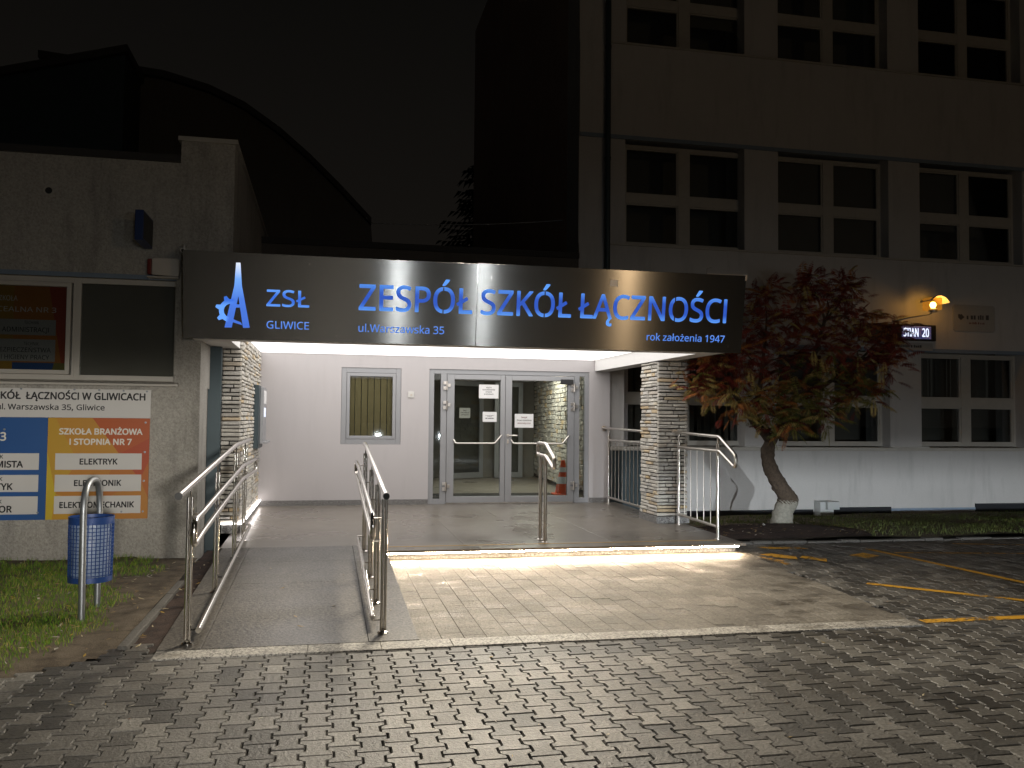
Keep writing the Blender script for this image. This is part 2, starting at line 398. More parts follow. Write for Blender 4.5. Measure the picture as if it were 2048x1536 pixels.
def fix_ramp_scale(m):   # the sum of two noises runs 0..2: halve the ramp input
    for l in list(m.node_tree.links):
        if l.to_node.type == 'VALTORGB' and l.from_node.type == 'MATH':
            mu = m.node_tree.nodes.new('ShaderNodeMath'); mu.operation = 'MULTIPLY'; mu.inputs[1].default_value = .5
            s = l.from_socket; t = l.to_socket; m.node_tree.links.new(s, mu.inputs[0]); m.node_tree.links.new(mu.outputs[0], t)
            e = l.to_node.color_ramp.elements if False else t.node.color_ramp.elements
            e[0].position = .43; e[1].position = .51
            break
    return m
M['yellow_paint'] = fix_ramp_scale(worn_paint())
M['yellow_tape'] = plain('yellow_tape', (.48, .29, .07), .5, 0, .2, 20)

# ------------------------------------------------------------------ lettering: flat text turned into a mesh facing the street (-Y)
_tc = bpy.data.curves.new('lettering_source', 'FONT'); _to = bpy.data.objects.new('lettering_source', _tc); COL.objects.link(_to)
try:        # a clean humanist face that ships with Blender itself; the built-in face otherwise
    import os
    _tc.font = bpy.data.fonts.load(os.path.join(bpy.utils.system_resource('DATAFILES', path='fonts'), 'NotoSansHebrew-Regular.woff2'))
except Exception: pass
def text_mesh(body):
    _tc.body = body; bpy.context.view_layer.update()
    return bpy.data.meshes.new_from_object(_to.evaluated_get(bpy.context.evaluated_depsgraph_get()))
def mesh_co(me):
    co = np.empty(len(me.vertices) * 3); me.vertices.foreach_get('co', co); return co.reshape(-1, 3)
CAP = mesh_co(text_mesh('H'))[:, 1].max(); ASC = mesh_co(text_mesh('l'))[:, 1].max()
def text(body, x0, x1, zb, cap, y, mat, name, parent, bold=0.0, thick=.0015, local=False, align='fit'):
    """bold = extra stroke radius as a share of the capital height"""
    caps = body.isupper(); src = text_mesh(body.replace('I', 'l') if caps else body); co = mesh_co(src)
    if caps: co[np.abs(co[:, 1] - ASC) < .004, 1] = CAP      # a plain upright bar for the capital I
    lo, hi = co[:, 0].min(), co[:, 0].max(); sz = cap / CAP
    if align == 'fit': sx = (x1 - x0) / (hi - lo); ox = x0
    elif align == 'left': sx = sz; ox = x0
    else: sx = sz; ox = x1 - (hi - lo) * sx
    fs_ = [tuple(p.vertices) for p in src.polygons]; bpy.data.meshes.remove(src)
    sh = [(0, 0)] + ([(math.cos(k * math.pi / 4) * bold * cap, math.sin(k * math.pi / 4) * bold * cap) for k in range(8)] if bold else [])
    mb = MB()
    for i, (dx, dz) in enumerate(sh):
        mb.add([(ox + (c[0] - lo) * sx + dx, y - .00005 * i, zb + c[1] * sz + dz) for c in co], fs_)
    return mb.build(name, mat, parent, local=local)

def print_line(x0, x1, z, h, y, mat, parent):      # print too small to read: a row of short strokes
    mb = MB(); x = x0; r = random.Random(int(x0 * 1e4))
    while x < x1 - .2 * h:
        w = min(x1 - x, h * r.uniform(.35, .8)); mb.box(x, x + w, y - .0006, y, z, z + h * r.uniform(.75, 1.1)); x += w + h * r.choice([.18, .18, .22, .6])
    return mb.build('print_line', mat, parent)

# ================================================================== GROUND
struct(MB().add([(-300,-300,-.2),(300,-300,-.2),(300,300,-.2),(-300,300,-.2)], [(0,1,2,3)]).build('ground', M['ground']))
LAWN_EDGE = [(-12, -1.6), (-3.2, 4.55), (-1.89, 5.85), (-1.36, 6.38)]
def lawn_y(x):
    for (a, b), (c, d) in zip(LAWN_EDGE, LAWN_EDGE[1:]):
        if a <= x <= c: return b + (d - b) * (x - a) / (c - a)
    return 99
def in_ramp(x, y): return -1.12 < x < .69 and y > 6.12
def patch_right(y): return 4.655 + (y - 6.11) * .0985
def in_patch(x, y): return .6 < x < patch_right(y) and 6.12 < y < 10.1
mb = MB()
PX, PY, G = .135, .2, .0045
def paver(mb, cx, cy, tilt):
    W, N = PX * .615, PX * .385
    ol = [(-W,-.1),(W,-.1),(W,-.060),(N,-.040),(N,.040),(W,.060),(W,.1),(-W,.1),(-W,.060),(-N,.040),(-N,-.040),(-W,-.060)]
    z = random.uniform(-.0022, .0012)
    b = len(mb.v)
    for sc, zz in ((G / 2, -.03), (G / 2, -.009), (G / 2 + .0055, 0)):
        for (x, y) in ol:
            xx = x - math.copysign(sc, x); yy = y - math.copysign(sc, y) * (1 if abs(y) > .09 else .35)
            mb.v.append((cx + xx, cy + yy, zz + z + (xx * tilt[0] + yy * tilt[1] if zz > -.02 else 0)))
    for r in range(2):
        for k in range(12): mb.face((b+r*12+k, b+r*12+(k+1)%12, b+(r+1)*12+(k+1)%12, b+(r+1)*12+k))
    t = b + 24
    mb.face((t+0, t+1, t+2, t+3, t+10, t+11)); mb.face((t+3, t+4, t+9, t+10)); mb.face((t+4, t+5, t+6, t+7, t+8, t+9))
for i in range(int(15.4 / PX)):
    x = -4.2 + i * PX
    for j in range(41):
        y = 2.5 + j * PY + (PY / 2 if i % 2 else 0)
        if y > 10.52 or y < 2.4: continue
        if x < -1.2 and y > lawn_y(x) + .05: continue
        if x < -1.0 and y > 6.5: continue
        if in_ramp(x, y - .13) or in_ramp(x, y + .0) and y > 6.3: continue
        if in_patch(x, y - .14): continue
        if x < 5.0 and y > 10.05: continue
        paver(mb, x + random.uniform(-.0012, .0012), y + random.uniform(-.0012, .0012), (random.uniform(-.012, .012), random.uniform(-.012, .012)))
pav = struct(mb.build('pavement', M['paver']))
struct(MB().box(-9, 16, -3, 10.55, -.1, -.021).build('pavement_bed', M['joint']))
# pale entrance paving, with its row of light granite along the street
mb = MB()
def slab(mb, x0, x1, y0, y1, z, ch=.0022, g=.0011, x0b=None, x1b=None):
    x0b = x0 if x0b is None else x0b; x1b = x1 if x1b is None else x1b
    z += random.uniform(-.0012, .0012)
    q = [(x0+g, y0+g), (x1-g, y0+g), (x1b-g, y1-g), (x0b+g, y1-g)]
    s_ = [(x0+g+ch, y0+g+ch), (x1-g-ch, y0+g+ch), (x1b-g-ch, y1-g-ch), (x0b+g+ch, y1-g-ch)]
    mb.add([(*p, -.03) for p in q] + [(*p, z-ch*.7) for p in q] + [(*p, z) for p in s_],
           [(0,1,5,4),(1,2,6,5),(2,3,7,6),(3,0,4,7),(4,5,9,8),(5,6,10,9),(6,7,11,10),(7,4,8,11),(8,9,10,11)])
w = .166; k = 0
x = .69
while x < 5.1:
    y = 6.335 - (k % 3) * .085
    while y < 10.0:
        y0, y1 = max(6.335, y), min(9.995, y + .255)
        xr = min(x + w, patch_right(y0)); xr1 = min(x + w, patch_right(y1))
        if y1 - y0 > .02 and xr - x > .03: slab(mb, x, xr, y0, y1, .007, x1b=max(xr1, x + .02))
        y += .255
    x += w; k += 1
struct(mb.build('entrance_paving', M['paver_pale']))
mb = MB(); x = -1.09
while x < 4.6:
    x1 = min(4.655, x + .5); slab(mb, x, x1, 6.125, 6.333, .010, .004, .001); x = x1
    if x1 >= 4.655: break
struct(mb.build('border_strip', M['granite_light']))
# platform (falls a little to the front) and ramp
def pz(y): return .137 + (y - 9.78) / (14.6 - 9.78) * .033
mb = MB()
mb.hexa([(.66,9.98,-.05),(4.96,9.98,-.05),(4.96,14.62,-.05),(.66,14.62,-.05),(.66,9.98,pz(9.98)-.032),(4.96,9.98,pz(9.98)-.032),(4.96,14.62,pz(14.62)-.032),(.66,14.62,pz(14.62)-.032)])
struct(mb.build('entrance_step', M['granite_trim']))
mb = MB()
def pslab(x0, x1, y0, y1):
    mb.hexa([(x0,y0,pz(y0)-.03),(x1,y0,pz(y0)-.03),(x1,y1,pz(y1)-.03),(x0,y1,pz(y1)-.03),(x0,y0,pz(y0)),(x1,y0,pz(y0)),(x1,y1,pz(y1)),(x0,y1,pz(y1))])
ys = [10.2, 11.1, 12.0, 12.9, 13.8, 14.6]; xs = [.69, 1.6, 2.5, 3.4, 4.3]
pslab(-1.12, .687, 10.2, 14.6)
for a, b in zip(ys, ys[1:]):
    for c, d in zip(xs, xs[1:]): pslab(c + .001, d - .001, a + .001, b - .001)
    pslab(4.301, 4.60, a + .001, b - .001)
for c, d in zip(xs + [4.3], xs[1:] + [4.99, 4.99]):
    if c < 4.3: pslab(c + .001, d - .001, 9.76, 10.199)
pslab(4.301, 4.99, 9.76, 10.199)
pslab(4.602, 4.99, 10.201, 14.6)
struct(mb.build('entrance_platform', M['granite_mid'], bevel=.003))
mb = MB(); mb.box(.72, 4.74, 10.02, 10.055, pz(10.03) - .004, pz(10.03) + .0025)
tag(mb.build('warning_tape', M['yellow_tape']), 'yellow warning strip stuck along the front edge of the entrance platform', 'tape')
def rz(y): return .012 + (y - 6.335) / (10.2 - 6.335) * (pz(10.2) - .012) if y < 10.2 else pz(y)
mb = MB()
def rslab(x0, x1, y0, y1, zo=0):
    mb.hexa([(x0,y0,-.06),(x1,y0,-.06),(x1,y1,-.06),(x0,y1,-.06),(x0,y0,rz(y0)+zo),(x1,y0,rz(y0)+zo),(x1,y1,rz(y1)+zo),(x0,y1,rz(y1)+zo)])
for a, b in zip([6.335, 8.35, 9.35], [8.349, 9.349, 10.198]):
    rslab(-.80, .33, a, b)
for a, b in zip([6.335, 7.6, 8.9], [7.599, 8.899, 10.198]):
    rslab(-1.09, -.803, a, b, .002); rslab(.333, .688, a, b, .002)
ob = struct(mb.build('ramp', M['granite_dark'], bevel=.002))
sl_ = tag(MB().box(.70, 4.90, 9.772, 9.7985, .0945, .1035).build('step_light', M['led_warm']), 'glowing warm light strip under the nosing of the entrance step', 'light strip')
attach(MB().box(.70, 4.90, 9.800, 9.806, .0915, .1045).build('light_shield', M['alu']), sl_)  # added lip that keeps the strip's light off the riser
# soil, kerb and lawns
def patch(name, x0, x1, y0, y1, mat, zf, nx=30, ny=30, mask=None):
    mb = MB(); ids = {}
    for i in range(nx + 1):
        for j in range(ny + 1):
            x = x0 + (x1 - x0) * i / nx; y = y0 + (y1 - y0) * j / ny
            ids[i, j] = len(mb.v); mb.v.append((x, y, zf(x, y)))
    for i in range(nx):
        for j in range(ny):
            x = x0 + (x1 - x0) * (i + .5) / nx; y = y0 + (y1 - y0) * (j + .5) / ny
            if mask is None or mask(x, y): mb.face((ids[i,j], ids[i+1,j], ids[i+1,j+1], ids[i,j+1]))
    return mb.build(name, mat, smooth=True)
def zl(x, y):
    e = max(0, min(1, (y - lawn_y(max(-11.9, min(x, -1.37)))) / .5))
    return -.012 + e * .03 + .012 * math.sin(x * 3.1 + y) * math.sin(y * 2.3) * e + (.04 if y > 9.6 and x < -2 else 0) * min(1, (y - 9.6))
struct(patch('lawn_soil', -8, -1.36, 0, 10.32, M['soil'], zl, 90, 110, lambda x, y: y > lawn_y(x) - .02))
struct(patch('planting_strip', -1.36, -1.06, 6.40, 11.4, M['mulch'], lambda x, y: -.015 + .006 * math.sin(x * 40) * math.sin(y * 17), 8, 60))
mb = MB(); y = 6.45
while y < 8.4:
    mb.box(-1.36, -1.295, y, y + .62, -.1, .022 + random.uniform(-.006, .004)); y += .625
tag(mb.build('edging_kerb', M['kerb'], bevel=.006), 'low concrete edging kerb between the bare soil and the ramp', 'kerb')
def zr(x, y): return .045 - max(0, (y - 11.5)) / 3.1 * .14 + .012 * math.sin(x * 2.7 + y * 1.3) + (.035 * math.exp(-((x - 6.6) ** 2 / 1.2 + (y - 11.9) ** 2 / .5)))
struct(patch('verge_soil', 4.97, 17, 10.66, 14.62, M['soil'], zr, 90, 40))
struct(patch('mulch_bed', 4.98, 7.75, 10.67, 12.35, M['mulch'], lambda x, y: zr(x, y) + .02 * max(0, 1 - ((x - 6.2) / 1.5) ** 4 - ((y - 11.3) / 1.0) ** 4) + .006 * math.sin(x * 31) * math.sin(y * 27), 60, 40,
             lambda x, y: ((x - 6.1) / 1.55) ** 4 + ((y - 11.4) / .95) ** 2 < 1 + .15 * math.sin(x * 9)))
mb = MB(); x = 5.0
while x < 16:
    L = random.choice([.28, .5, .5]); mb.box(x, x + L - .006, 10.55, 10.66, -.1, .03 + random.uniform(-.016, .006)); x += L
tag(mb.build('road_kerb', M['kerb'], bevel=.012), 'dark concrete kerb between the parking bay and the lawn under the tree', 'kerb')
# painted parking marks (sheets lying on the pavers)
mb = MB()
def stripe(a, b, w):
    a = Vector(a); b = Vector(b); n = (b - a).normalized(); p = Vector((-n.y, n.x)) * w / 2
    k = max(2, int((b - a).length / .4))
    for i in range(k):
        s, e = a + (b - a) * i / k, a + (b - a) * (i + 1) / k
        mb.add([(s.x-p.x, s.y-p.y, .0045), (s.x+p.x, s.y+p.y, .0045), (e.x+p.x, e.y+p.y, .0045), (e.x-p.x, e.y-p.y, .0045)], [(0,1,2,3)])
stripe((5.3, 7.82), (6.85, 6.2), .10); stripe((6.75, 9.95), (7.05, 6.2), .09); stripe((4.74, 6.26), (8, 6.24), .11)
stripe((6.9, 9.6), (9.6, 9.1), .07); stripe((8.2, 10.2), (10.5, 9.6), .07)
mb.add([(p[0], p[1], .0045) for p in [(5.15,9.72),(5.32,9.78),(5.5,9.5),(5.42,9.32),(5.25,9.45)]], [(4,3,2,1,0)])
mb.add([(p[0], p[1], .0045) for p in [(5.5,9.42),(5.62,9.55),(5.78,9.3),(5.66,9.1)]], [(3,2,1,0)])
mb.add([(p[0], p[1], .0045) for p in [(6.2,9.5),(6.5,9.66),(6.55,9.4),(6.3,9.25)]], [(3,2,1,0)])
mb.add([(p[0], p[1], .0045) for p in [(5.05,9.6),(5.2,9.3),(5.15,9.0),(5.08,9.0)]], [(3,2,1,0)])
mb.add([(p[0], p[1], .0045) for p in [(5.4,10.3),(5.95,10.2),(6.0,10.05),(5.5,10.12)]], [(3,2,1,0)])
struct(mb.build('road_markings', M['yellow_paint']))

# grass, fallen leaves
def blade(mb, x, y, z, h, w, col):
    a = random.uniform(0, 6.28); lx, ly = math.cos(a) * h * random.uniform(.1, .8), math.sin(a) * h * random.uniform(.1, .8)
    px_, py_ = -math.sin(a + 1) * w, math.cos(a + 1) * w
    mb.cur = col
    mb.add([(x-px_,y-py_,z),(x+px_,y+py_,z),(x+lx*.5+px_*.7,y+ly*.5+py_*.7,z+h*.65),(x+lx*.5-px_*.7,y+ly*.5-py_*.7,z+h*.65),(x+lx,y+ly,z+h)], [(0,1,2,3),(3,2,4)])
from mathutils import noise as MN
mb = MB()
for _ in range(60000):
    x = random.uniform(-4.6, -1.37); y = random.uniform(3.2, 10.28)
    if y < lawn_y(x) + .05: continue
    n = MN.noise(Vector((x * 1.3, y * 1.1, 3))) + .5 * MN.noise(Vector((x * 4, y * 4, 9)))
    d = min(1.0, (-1.55 - x) / .55 + .25 * (y < 8.4)) - max(0, (x + 1.9) * .8) * (y > 7.4)
    d *= min(1, (y - lawn_y(x)) / .6 + .15)
    if y > 9.9: d *= .6
    if n + .55 + random.uniform(-.25, .25) < 1.05 - d * .85: continue
    t = random.random()
    c = (.085, .17, .015) if t < .5 else (.14, .21, .022) if t < .8 else (.21, .22, .04) if t < .93 else (.30, .24, .10)
    f = random.uniform(1.1, 1.9)
    blade(mb, x, y, zl(x, y) - .004, random.uniform(.02, .055) * (1.3 if y > 9.8 else 1), random.uniform(.0018, .0035), tuple(q * f for q in c))
tag(mb.build('grass', M['grass']), 'patchy green lawn around the blue litter bin', 'grass', kind='stuff')
mb = MB()
for _ in range(26000):
    x = random.uniform(5.0, 14.5); y = random.uniform(10.7, 14.35)
    if ((x - 6.1) / 1.5) ** 4 + ((y - 11.4) / .85) ** 2 < 1: continue
    if MN.noise(Vector((x * 1.5, y * 1.5, 1))) < random.uniform(-.7, .15): continue
    f = random.uniform(.6, 1.2); c = (.09, .13, .025) if random.random() < .7 else (.17, .18, .05)
    blade(mb, x, y, zr(x, y) - .004, random.uniform(.02, .06), random.uniform(.002, .004), tuple(q * f for q in c))
tag(mb.build('grass', M['grass']), 'dark grass verge behind the kerb under the red leaved tree', 'grass', kind='stuff')
def dead_leaf(mb, x, y, z, s, col):
    a = random.uniform(0, 6.28); ca, sa = math.cos(a), math.sin(a); w = s * random.uniform(.14, .3)
    pts = [(-s, 0, 0), (-s*.3, -w, .3*w), (s*.4, -w*.8, .5*w), (s, 0, random.uniform(0, .4)*s), (s*.4, w*.8, .6*w), (-s*.3, w, .2*w)]
    mb.cur = col
    mb.add([(x + p[0]*ca - p[1]*sa, y + p[0]*sa + p[1]*ca, z + .004 + p[2]) for p in pts], [(0,1,2,3,4,5)])
LC = [(.40,.28,.12), (.28,.17,.07), (.45,.38,.24), (.20,.10,.05), (.50,.33,.06), (.5,.47,.4)]
mb = MB()
for _ in range(620):
    x = random.uniform(-4.3, -1.15); y = random.uniform(4.2, 10.2)
    if y < lawn_y(x) + .03 and x < -1.36: continue
    if x > -1.36 and y < 6.5: continue
    dead_leaf(mb, x, y, zl(x, y) + .012 if x < -1.36 else .0, random.uniform(.015, .042), random.choice(LC))
for _ in range(150):
    dead_leaf(mb, random.uniform(5.1, 7.6), random.uniform(10.75, 12.2), .085, random.uniform(.015, .045), random.choice(LC))
for _ in range(46):
    x = random.uniform(-2, 4.2); y = random.uniform(3.9, 6.05)
    if y > lawn_y(x): continue
    dead_leaf(mb, x, y, 0, random.uniform(.008, .022), random.choice(LC[2:]))
for (x, y) in [(-.2,7.1),(.1,7.4),(-.35,8.1),(.2,8.6),(-.5,9.0),(.55,7.2),(-.15,6.8)]:
    dead_leaf(mb, x, y, rz(y), .03, random.choice(LC))
tag(mb.build('fallen_leaves', M['litter']), 'dry fallen leaves scattered over the lawn, mulch and paving', 'leaves', kind='stuff')

# ================================================================== LEFT BUILDING
LF = 10.3
lb = thing('plastered_annex', 'rough plastered low building with ribbon window on the left of the entrance', 'building', (-5, 12, 0))
mb = MB()
mb.box(-14, -1.38, LF, 10.9, -.15, 1.93); mb.box(-14, -1.06, LF, 18, 3.115, 4.45)
mb.box(-1.66, -1.38, LF, 11.3, 1.93, 3.115); mb.box(-1.38, -1.06, LF, 11.3, 2.66, 3.115)
mb.box(-14, -1.40, 10.9, 18, -.15, 3.115); mb.box(-1.64, -1.06, LF, 18, 4.45, 4.70)
mb.build('wall', M['plaster_left'], lb)
MB().box(-14, -1.64, LF - .04, 18, 4.45, 4.53).build('roof_edge', M['dark_roof'], lb)
MB().box(-1.67, -1.03, LF - .04, 18, 4.70, 4.75).build('coping', M['pvc_grey'], lb)
MB().box(-14, -1.655, LF - .006, LF + .02, 3.115, 3.165).build('lintel_band', M['plaster_blue_and_shade'], lb)
mb = MB(); mb.add([(-14,LF-.11,1.925),(-1.60,LF-.11,1.925),(-1.60,LF+.1,1.93),(-14,LF+.1,1.93),(-14,LF-.11,1.95),(-1.60,LF-.11,1.95),(-1.60,LF+.1,1.985),(-14,LF+.1,1.985)],
    [(0,3,2,1),(4,5,6,7),(0,1,5,4),(1,2,6,5),(2,3,7,6),(3,0,4,7)])
mb.build('sill', M['pvc'], lb, bevel=.004)
for (x0, x1, sash) in ((-4.15, -2.715, True), (-2.715, -1.655, False)):
    mb = MB(); y0, y1 = LF + .07, LF + .14; z0, z1 = 1.985, 3.115; f = .058
    mb.box(x0, x0 + f, y0, y1, z0, z1); mb.box(x1 - f * .4, x1, y0, y1, z0, z1)
    mb.box(x0 + f, x1 - f * .4, y0, y1, z0, z0 + f); mb.box(x0 + f, x1 - f * .4, y0, y1, z1 - f, z1)
    if sash:
        a, b, c, d = x0 + f + .003, x1 - f * .4 - .018, z0 + f + .003, z1 - f - .003; s = .045
        mb.box(a, a + s, y0 - .018, y1 - .02, c, d); mb.box(b - s, b, y0 - .018, y1 - .02, c, d)
        mb.box(a + s, b - s, y0 - .018, y1 - .02, c, c + s); mb.box(a + s, b - s, y0 - .018, y1 - .02, d - s, d)
    w = mb.build('window', M['pvc'], lb, bevel=.004)
    MB().box(x0 + f, x1 - f * .4, LF + .10, LF + .105, z0 + f, z1 - f).build('pane', M['glass_dark'], w)
    if not sash: MB().box(x0 + .03, x1 - .01, LF + .17, LF + .175, z0, z1).build('blind', M['blind_dark'], w)
mb = MB(); mb.lathe([(.0, -.0), (.035, 0), (.04, .012), (.055, .014), (.055, 0)], n=18)
v = mb.build('vent_pipe', M['pvc_grey'], None); v.data.transform(Matrix.Rotation(R(90), 4, 'X')); v.location = (-3.0, LF - .002, 4.05); attach(v, lb)
mb = MB(); mb.cyl((-3.0, LF - .004, 4.05), .04, .003, 'y'); mb.build('vent_opening', M['black'], lb)
# poster behind the glass of the left window
wp = thing('window_poster', 'orange and red poster with grey course labels behind the window glass', 'poster', (-3.4, LF + .13, 2.1))
mb = MB(); y = LF + .13
def facet(mb, poly, yy, c): mb.cur = c; mb.add([(p[0], yy, p[1]) for p in poly], [tuple(range(len(poly)))])
facet(mb, [(-4.1,2.09),(-3.35,2.09),(-3.35,3.02),(-4.1,3.02)], y, (.42,.22,.02)); facet(mb, [(-3.35,2.17),(-2.86,2.17),(-3.0,3.02),(-3.35,3.02)], y, (.48,.17,.02))
facet(mb, [(-2.86,2.17),(-2.81,2.17),(-2.81,3.02),(-3.0,3.02)], y, (.42,.06,.02)); facet(mb, [(-3.35,2.09),(-2.95,2.09),(-2.93,2.17),(-3.35,2.17)], y, (.02,.08,.25)); facet(mb, [(-2.95,2.09),(-2.81,2.09),(-2.81,2.17),(-2.93,2.17)], y, (.20,.17,.03))
mb.build('backing', M['facet'], wp)
for z0, z1 in ((2.472, 2.643), (2.183, 2.425)):
    MB().box(-3.9, -2.922, y - .004, y - .002, z0, z1).build('label', M['plaque'], wp)
yt = y - .0045
text('SZKOŁA', -3.53, -3.315, 2.845, .055, yt, M['letter_white'], 'lettering', wp, .006)
text('POLICEALNA NR 3', -3.72, -2.922, 2.725, .055, yt, M['letter_white'], 'lettering', wp, .006)
text('TECHNIK', -3.24, -3.09, 2.592, .035, yt, M['ink'], 'lettering', wp, 0); text('ADMINISTRACJI', -3.46, -2.99, 2.505, .052, yt, M['ink'], 'lettering', wp, .010)
text('TECHNIK', -3.24, -3.09, 2.36, .035, yt, M['ink'], 'lettering', wp, 0); text('BEZPIECZEŃSTWA', -3.52, -2.965, 2.285, .048, yt, M['ink'], 'lettering', wp, .010)
text('I HIGIENY PRACY', -3.46, -2.98, 2.205, .048, yt, M['ink'], 'lettering', wp, .010)
# information board under the window
ib = thing('information_board', 'wide school information board in white, blue and orange screwed below the window', 'sign', (-2.9, LF - .02, .47))
y0, y1 = LF - .03, LF - .012
MB().box(-5.2, -1.888, y0, y1, 1.572, 1.885).build('header_panel', M['board_white'], ib, bevel=.002)
MB().box(-5.2, -2.926, y0, y1, .472, 1.570).build('blue_panel', M['board_blue'], ib)
mb = MB(); Y_, O1, O2, RD = (.52,.36,.03), (.55,.22,.025), (.48,.12,.02), (.42,.055,.018)
yy = y0
facet(mb, [(-2.924,.472),(-2.86,.472),(-2.83,.75),(-2.924,1.2)], yy, (.58,.42,.03)); facet(mb, [(-2.86,.472),(-2.2,.472),(-2.45,.62),(-2.83,.75)], yy, (.55,.30,.03))
facet(mb, [(-2.924,1.2),(-2.83,.75),(-2.62,1.1),(-2.85,1.57),(-2.924,1.57)], yy, (.52,.30,.03)); facet(mb, [(-2.83,.75),(-2.45,.62),(-2.2,1.18),(-2.62,1.1)], yy, (.50,.21,.03))
facet(mb, [(-2.62,1.1),(-2.2,1.18),(-2.48,1.57),(-2.85,1.57)], yy, (.52,.25,.03)); facet(mb, [(-2.48,1.57),(-2.2,1.18),(-1.893,1.35),(-1.893,1.57)], yy, (.45,.095,.02))
facet(mb, [(-2.2,1.18),(-1.98,.9),(-1.893,1.1),(-1.893,1.35)], yy, (.43,.07,.02)); facet(mb, [(-2.45,.62),(-1.98,.9),(-2.2,1.18)], yy, (.47,.16,.025))
facet(mb, [(-2.45,.62),(-2.2,.472),(-1.893,.472),(-1.893,.7),(-1.98,.9)], yy, (.48,.20,.03)); facet(mb, [(-1.98,.9),(-1.893,.7),(-1.893,1.1)], yy, (.46,.13,.02))
mb.cur = (.5,.2,.03); mb.box(-2.924, -1.893, y0 + .001, y1, .472, 1.570)
mb.build('orange_panel', M['facet'], ib)
for (x0, x1, z0, z1) in ((-2.842,-1.966,1.008,1.185),(-2.842,-1.966,.772,.954),(-2.842,-1.966,.533,.725),(-4.2,-3.003,1.008,1.185),(-4.2,-3.003,.772,.954),(-4.2,-3.003,.533,.725)):
    MB().box(x0, x1, y0 - .003, y0 - .001, z0, z1).build('label', M['board_white'], ib)
yt, yl = y0 - .0012, y0 - .004
text('ŁĄCZNOŚCI W GLIWICACH', -3.152, -1.948, 1.770, .073, yt, M['ink'], 'lettering', ib, .05)
text('ZESPÓŁ SZKÓŁ', -3.93, -3.205, 1.770, .073, yt, M['ink'], 'lettering', ib, .052)
text('Warszawska 35, Gliwice', -3.325, -2.362, 1.655, .058, yt, M['ink'], 'lettering', ib, .03)
text('ul.', -3.43, -3.352, 1.655, .058, yt, M['ink'], 'lettering', ib, .03)
text('SZKOŁA BRANŻOWA', -2.809, -1.968, 1.392, .062, yt, M['letter_white'], 'lettering', ib, .052)
text('I STOPNIA NR 7', -2.703, -2.077, 1.280, .062, yt, M['letter_white'], 'lettering', ib, .052)
text('ELEKTRYK', -2.595, -2.215, 1.066, .060, yl, M['ink'], 'lettering', ib, .052)
text('ELEKTRONIK', -2.645, -2.172, .834, .060, yl, M['ink'], 'lettering', ib, .052)
text('ELEKTROMECHANIK', -2.785, -2.035, .598, .060, yl, M['ink'], 'lettering', ib, .052)
text('TECHNIKUM NR 3', -4.25, -3.335, 1.322, .085, yt, M['letter_white'], 'lettering', ib, .04)
for z, a, b in ((1.035, 'CHEMISTA', -3.16), (.797, 'OPTYK', -3.255), (.557, 'KONSTRUKTOR', -3.255)):
    text(b and a, -3.9, b, z, .066, yl, M['ink'], 'lettering', ib, .052, align='right')
    text('TECHNIK', -3.6, -3.355, z + .095, .038, yl, M['ink'], 'lettering', ib, .035, align='right')
mb = MB()
for (x, z) in [(-1.93,1.868),(-2.17,1.872),(-2.42,1.875),(-2.67,1.878),(-3.2,1.878),(-1.935,1.525),(-1.935,1.20),(-1.938,.885),(-1.94,.55),(-2.16,.55),(-2.405,.55),(-3.0,.55),(-3.35,1.44)]:
    mb.cyl((x, y0 - .012, z), .011, .012, 'y', 10)
mb.build('bolt_row', M['galv'], ib, smooth=True)
# siren, projecting sign and camera of the left building
si = thing('alarm_siren', 'cream alarm siren box with dark red side on the wall above the window', 'siren', (-1.77, LF, 3.25))
mb = MB(); mb.prism([(-1.905,3.16),(-1.63,3.145),(-1.615,3.16),(-1.615,3.335),(-1.64,3.352),(-1.88,3.352),(-1.905,3.335)], 'y', LF - .10, LF - .002); mb.build('housing', M['siren'], si, bevel=.012)
MB().box(-1.955, -1.907, LF - .085, LF - .002, 3.165, 3.34).build('side_lens', M['red_plastic'], si, bevel=.012)
MB().box(-1.95, -1.62, LF - .115, LF - .003, 3.125, 3.142).build('bottom_lip', M['siren'], si, bevel=.004)
ps = thing('projecting_sign', 'dark blue box sign projecting from the plastered wall above the siren', 'sign', (-1.95, LF, 3.65))
MB().box(-1.985, -1.90, LF - .62, LF - .10, 3.44, 3.76).build('panel', M['sign_blue'], ps, bevel=.006)
MB().box(-1.955, -1.93, LF - .12, LF - .001, 3.55, 3.65).build('bracket', M['black'], ps)
MB().box(-1.8985, -1.896, LF - .60, LF - .12, 3.46, 3.74).build('side_face', M['black'], ps)
sc_ = thing('security_camera', 'small pale security camera at the left top corner of the fascia sign', 'camera', (-1.56, LF - .1, 3.40))
mb = MB(); mb.cyl((-1.56, LF - .26, 3.415), .028, .16, 'y', 16); mb.build('body', M['white_plastic'], sc_, smooth=True)
mb = MB(); mb.cyl((-1.56, LF - .262, 3.415), .018, .003, 'y', 14); mb.build('lens', M['black'], sc_)
mb = MB(); mb.tube(rnd_path([(-1.56,LF-.15,3.44),(-1.56,LF-.15,3.50),(-1.56,LF-.002,3.50)], .03), .012, 8); mb.build('bracket', M['white_plastic'], sc_, smooth=True)
tag(MB().box(-1.40, -1.245, 11.12, 11.22, -.1, 2.448).build('steel_profile', M['dark_profile'], bevel=.004), 'tall dark blue steel profile between the plaster corner and the stone wall', 'post')

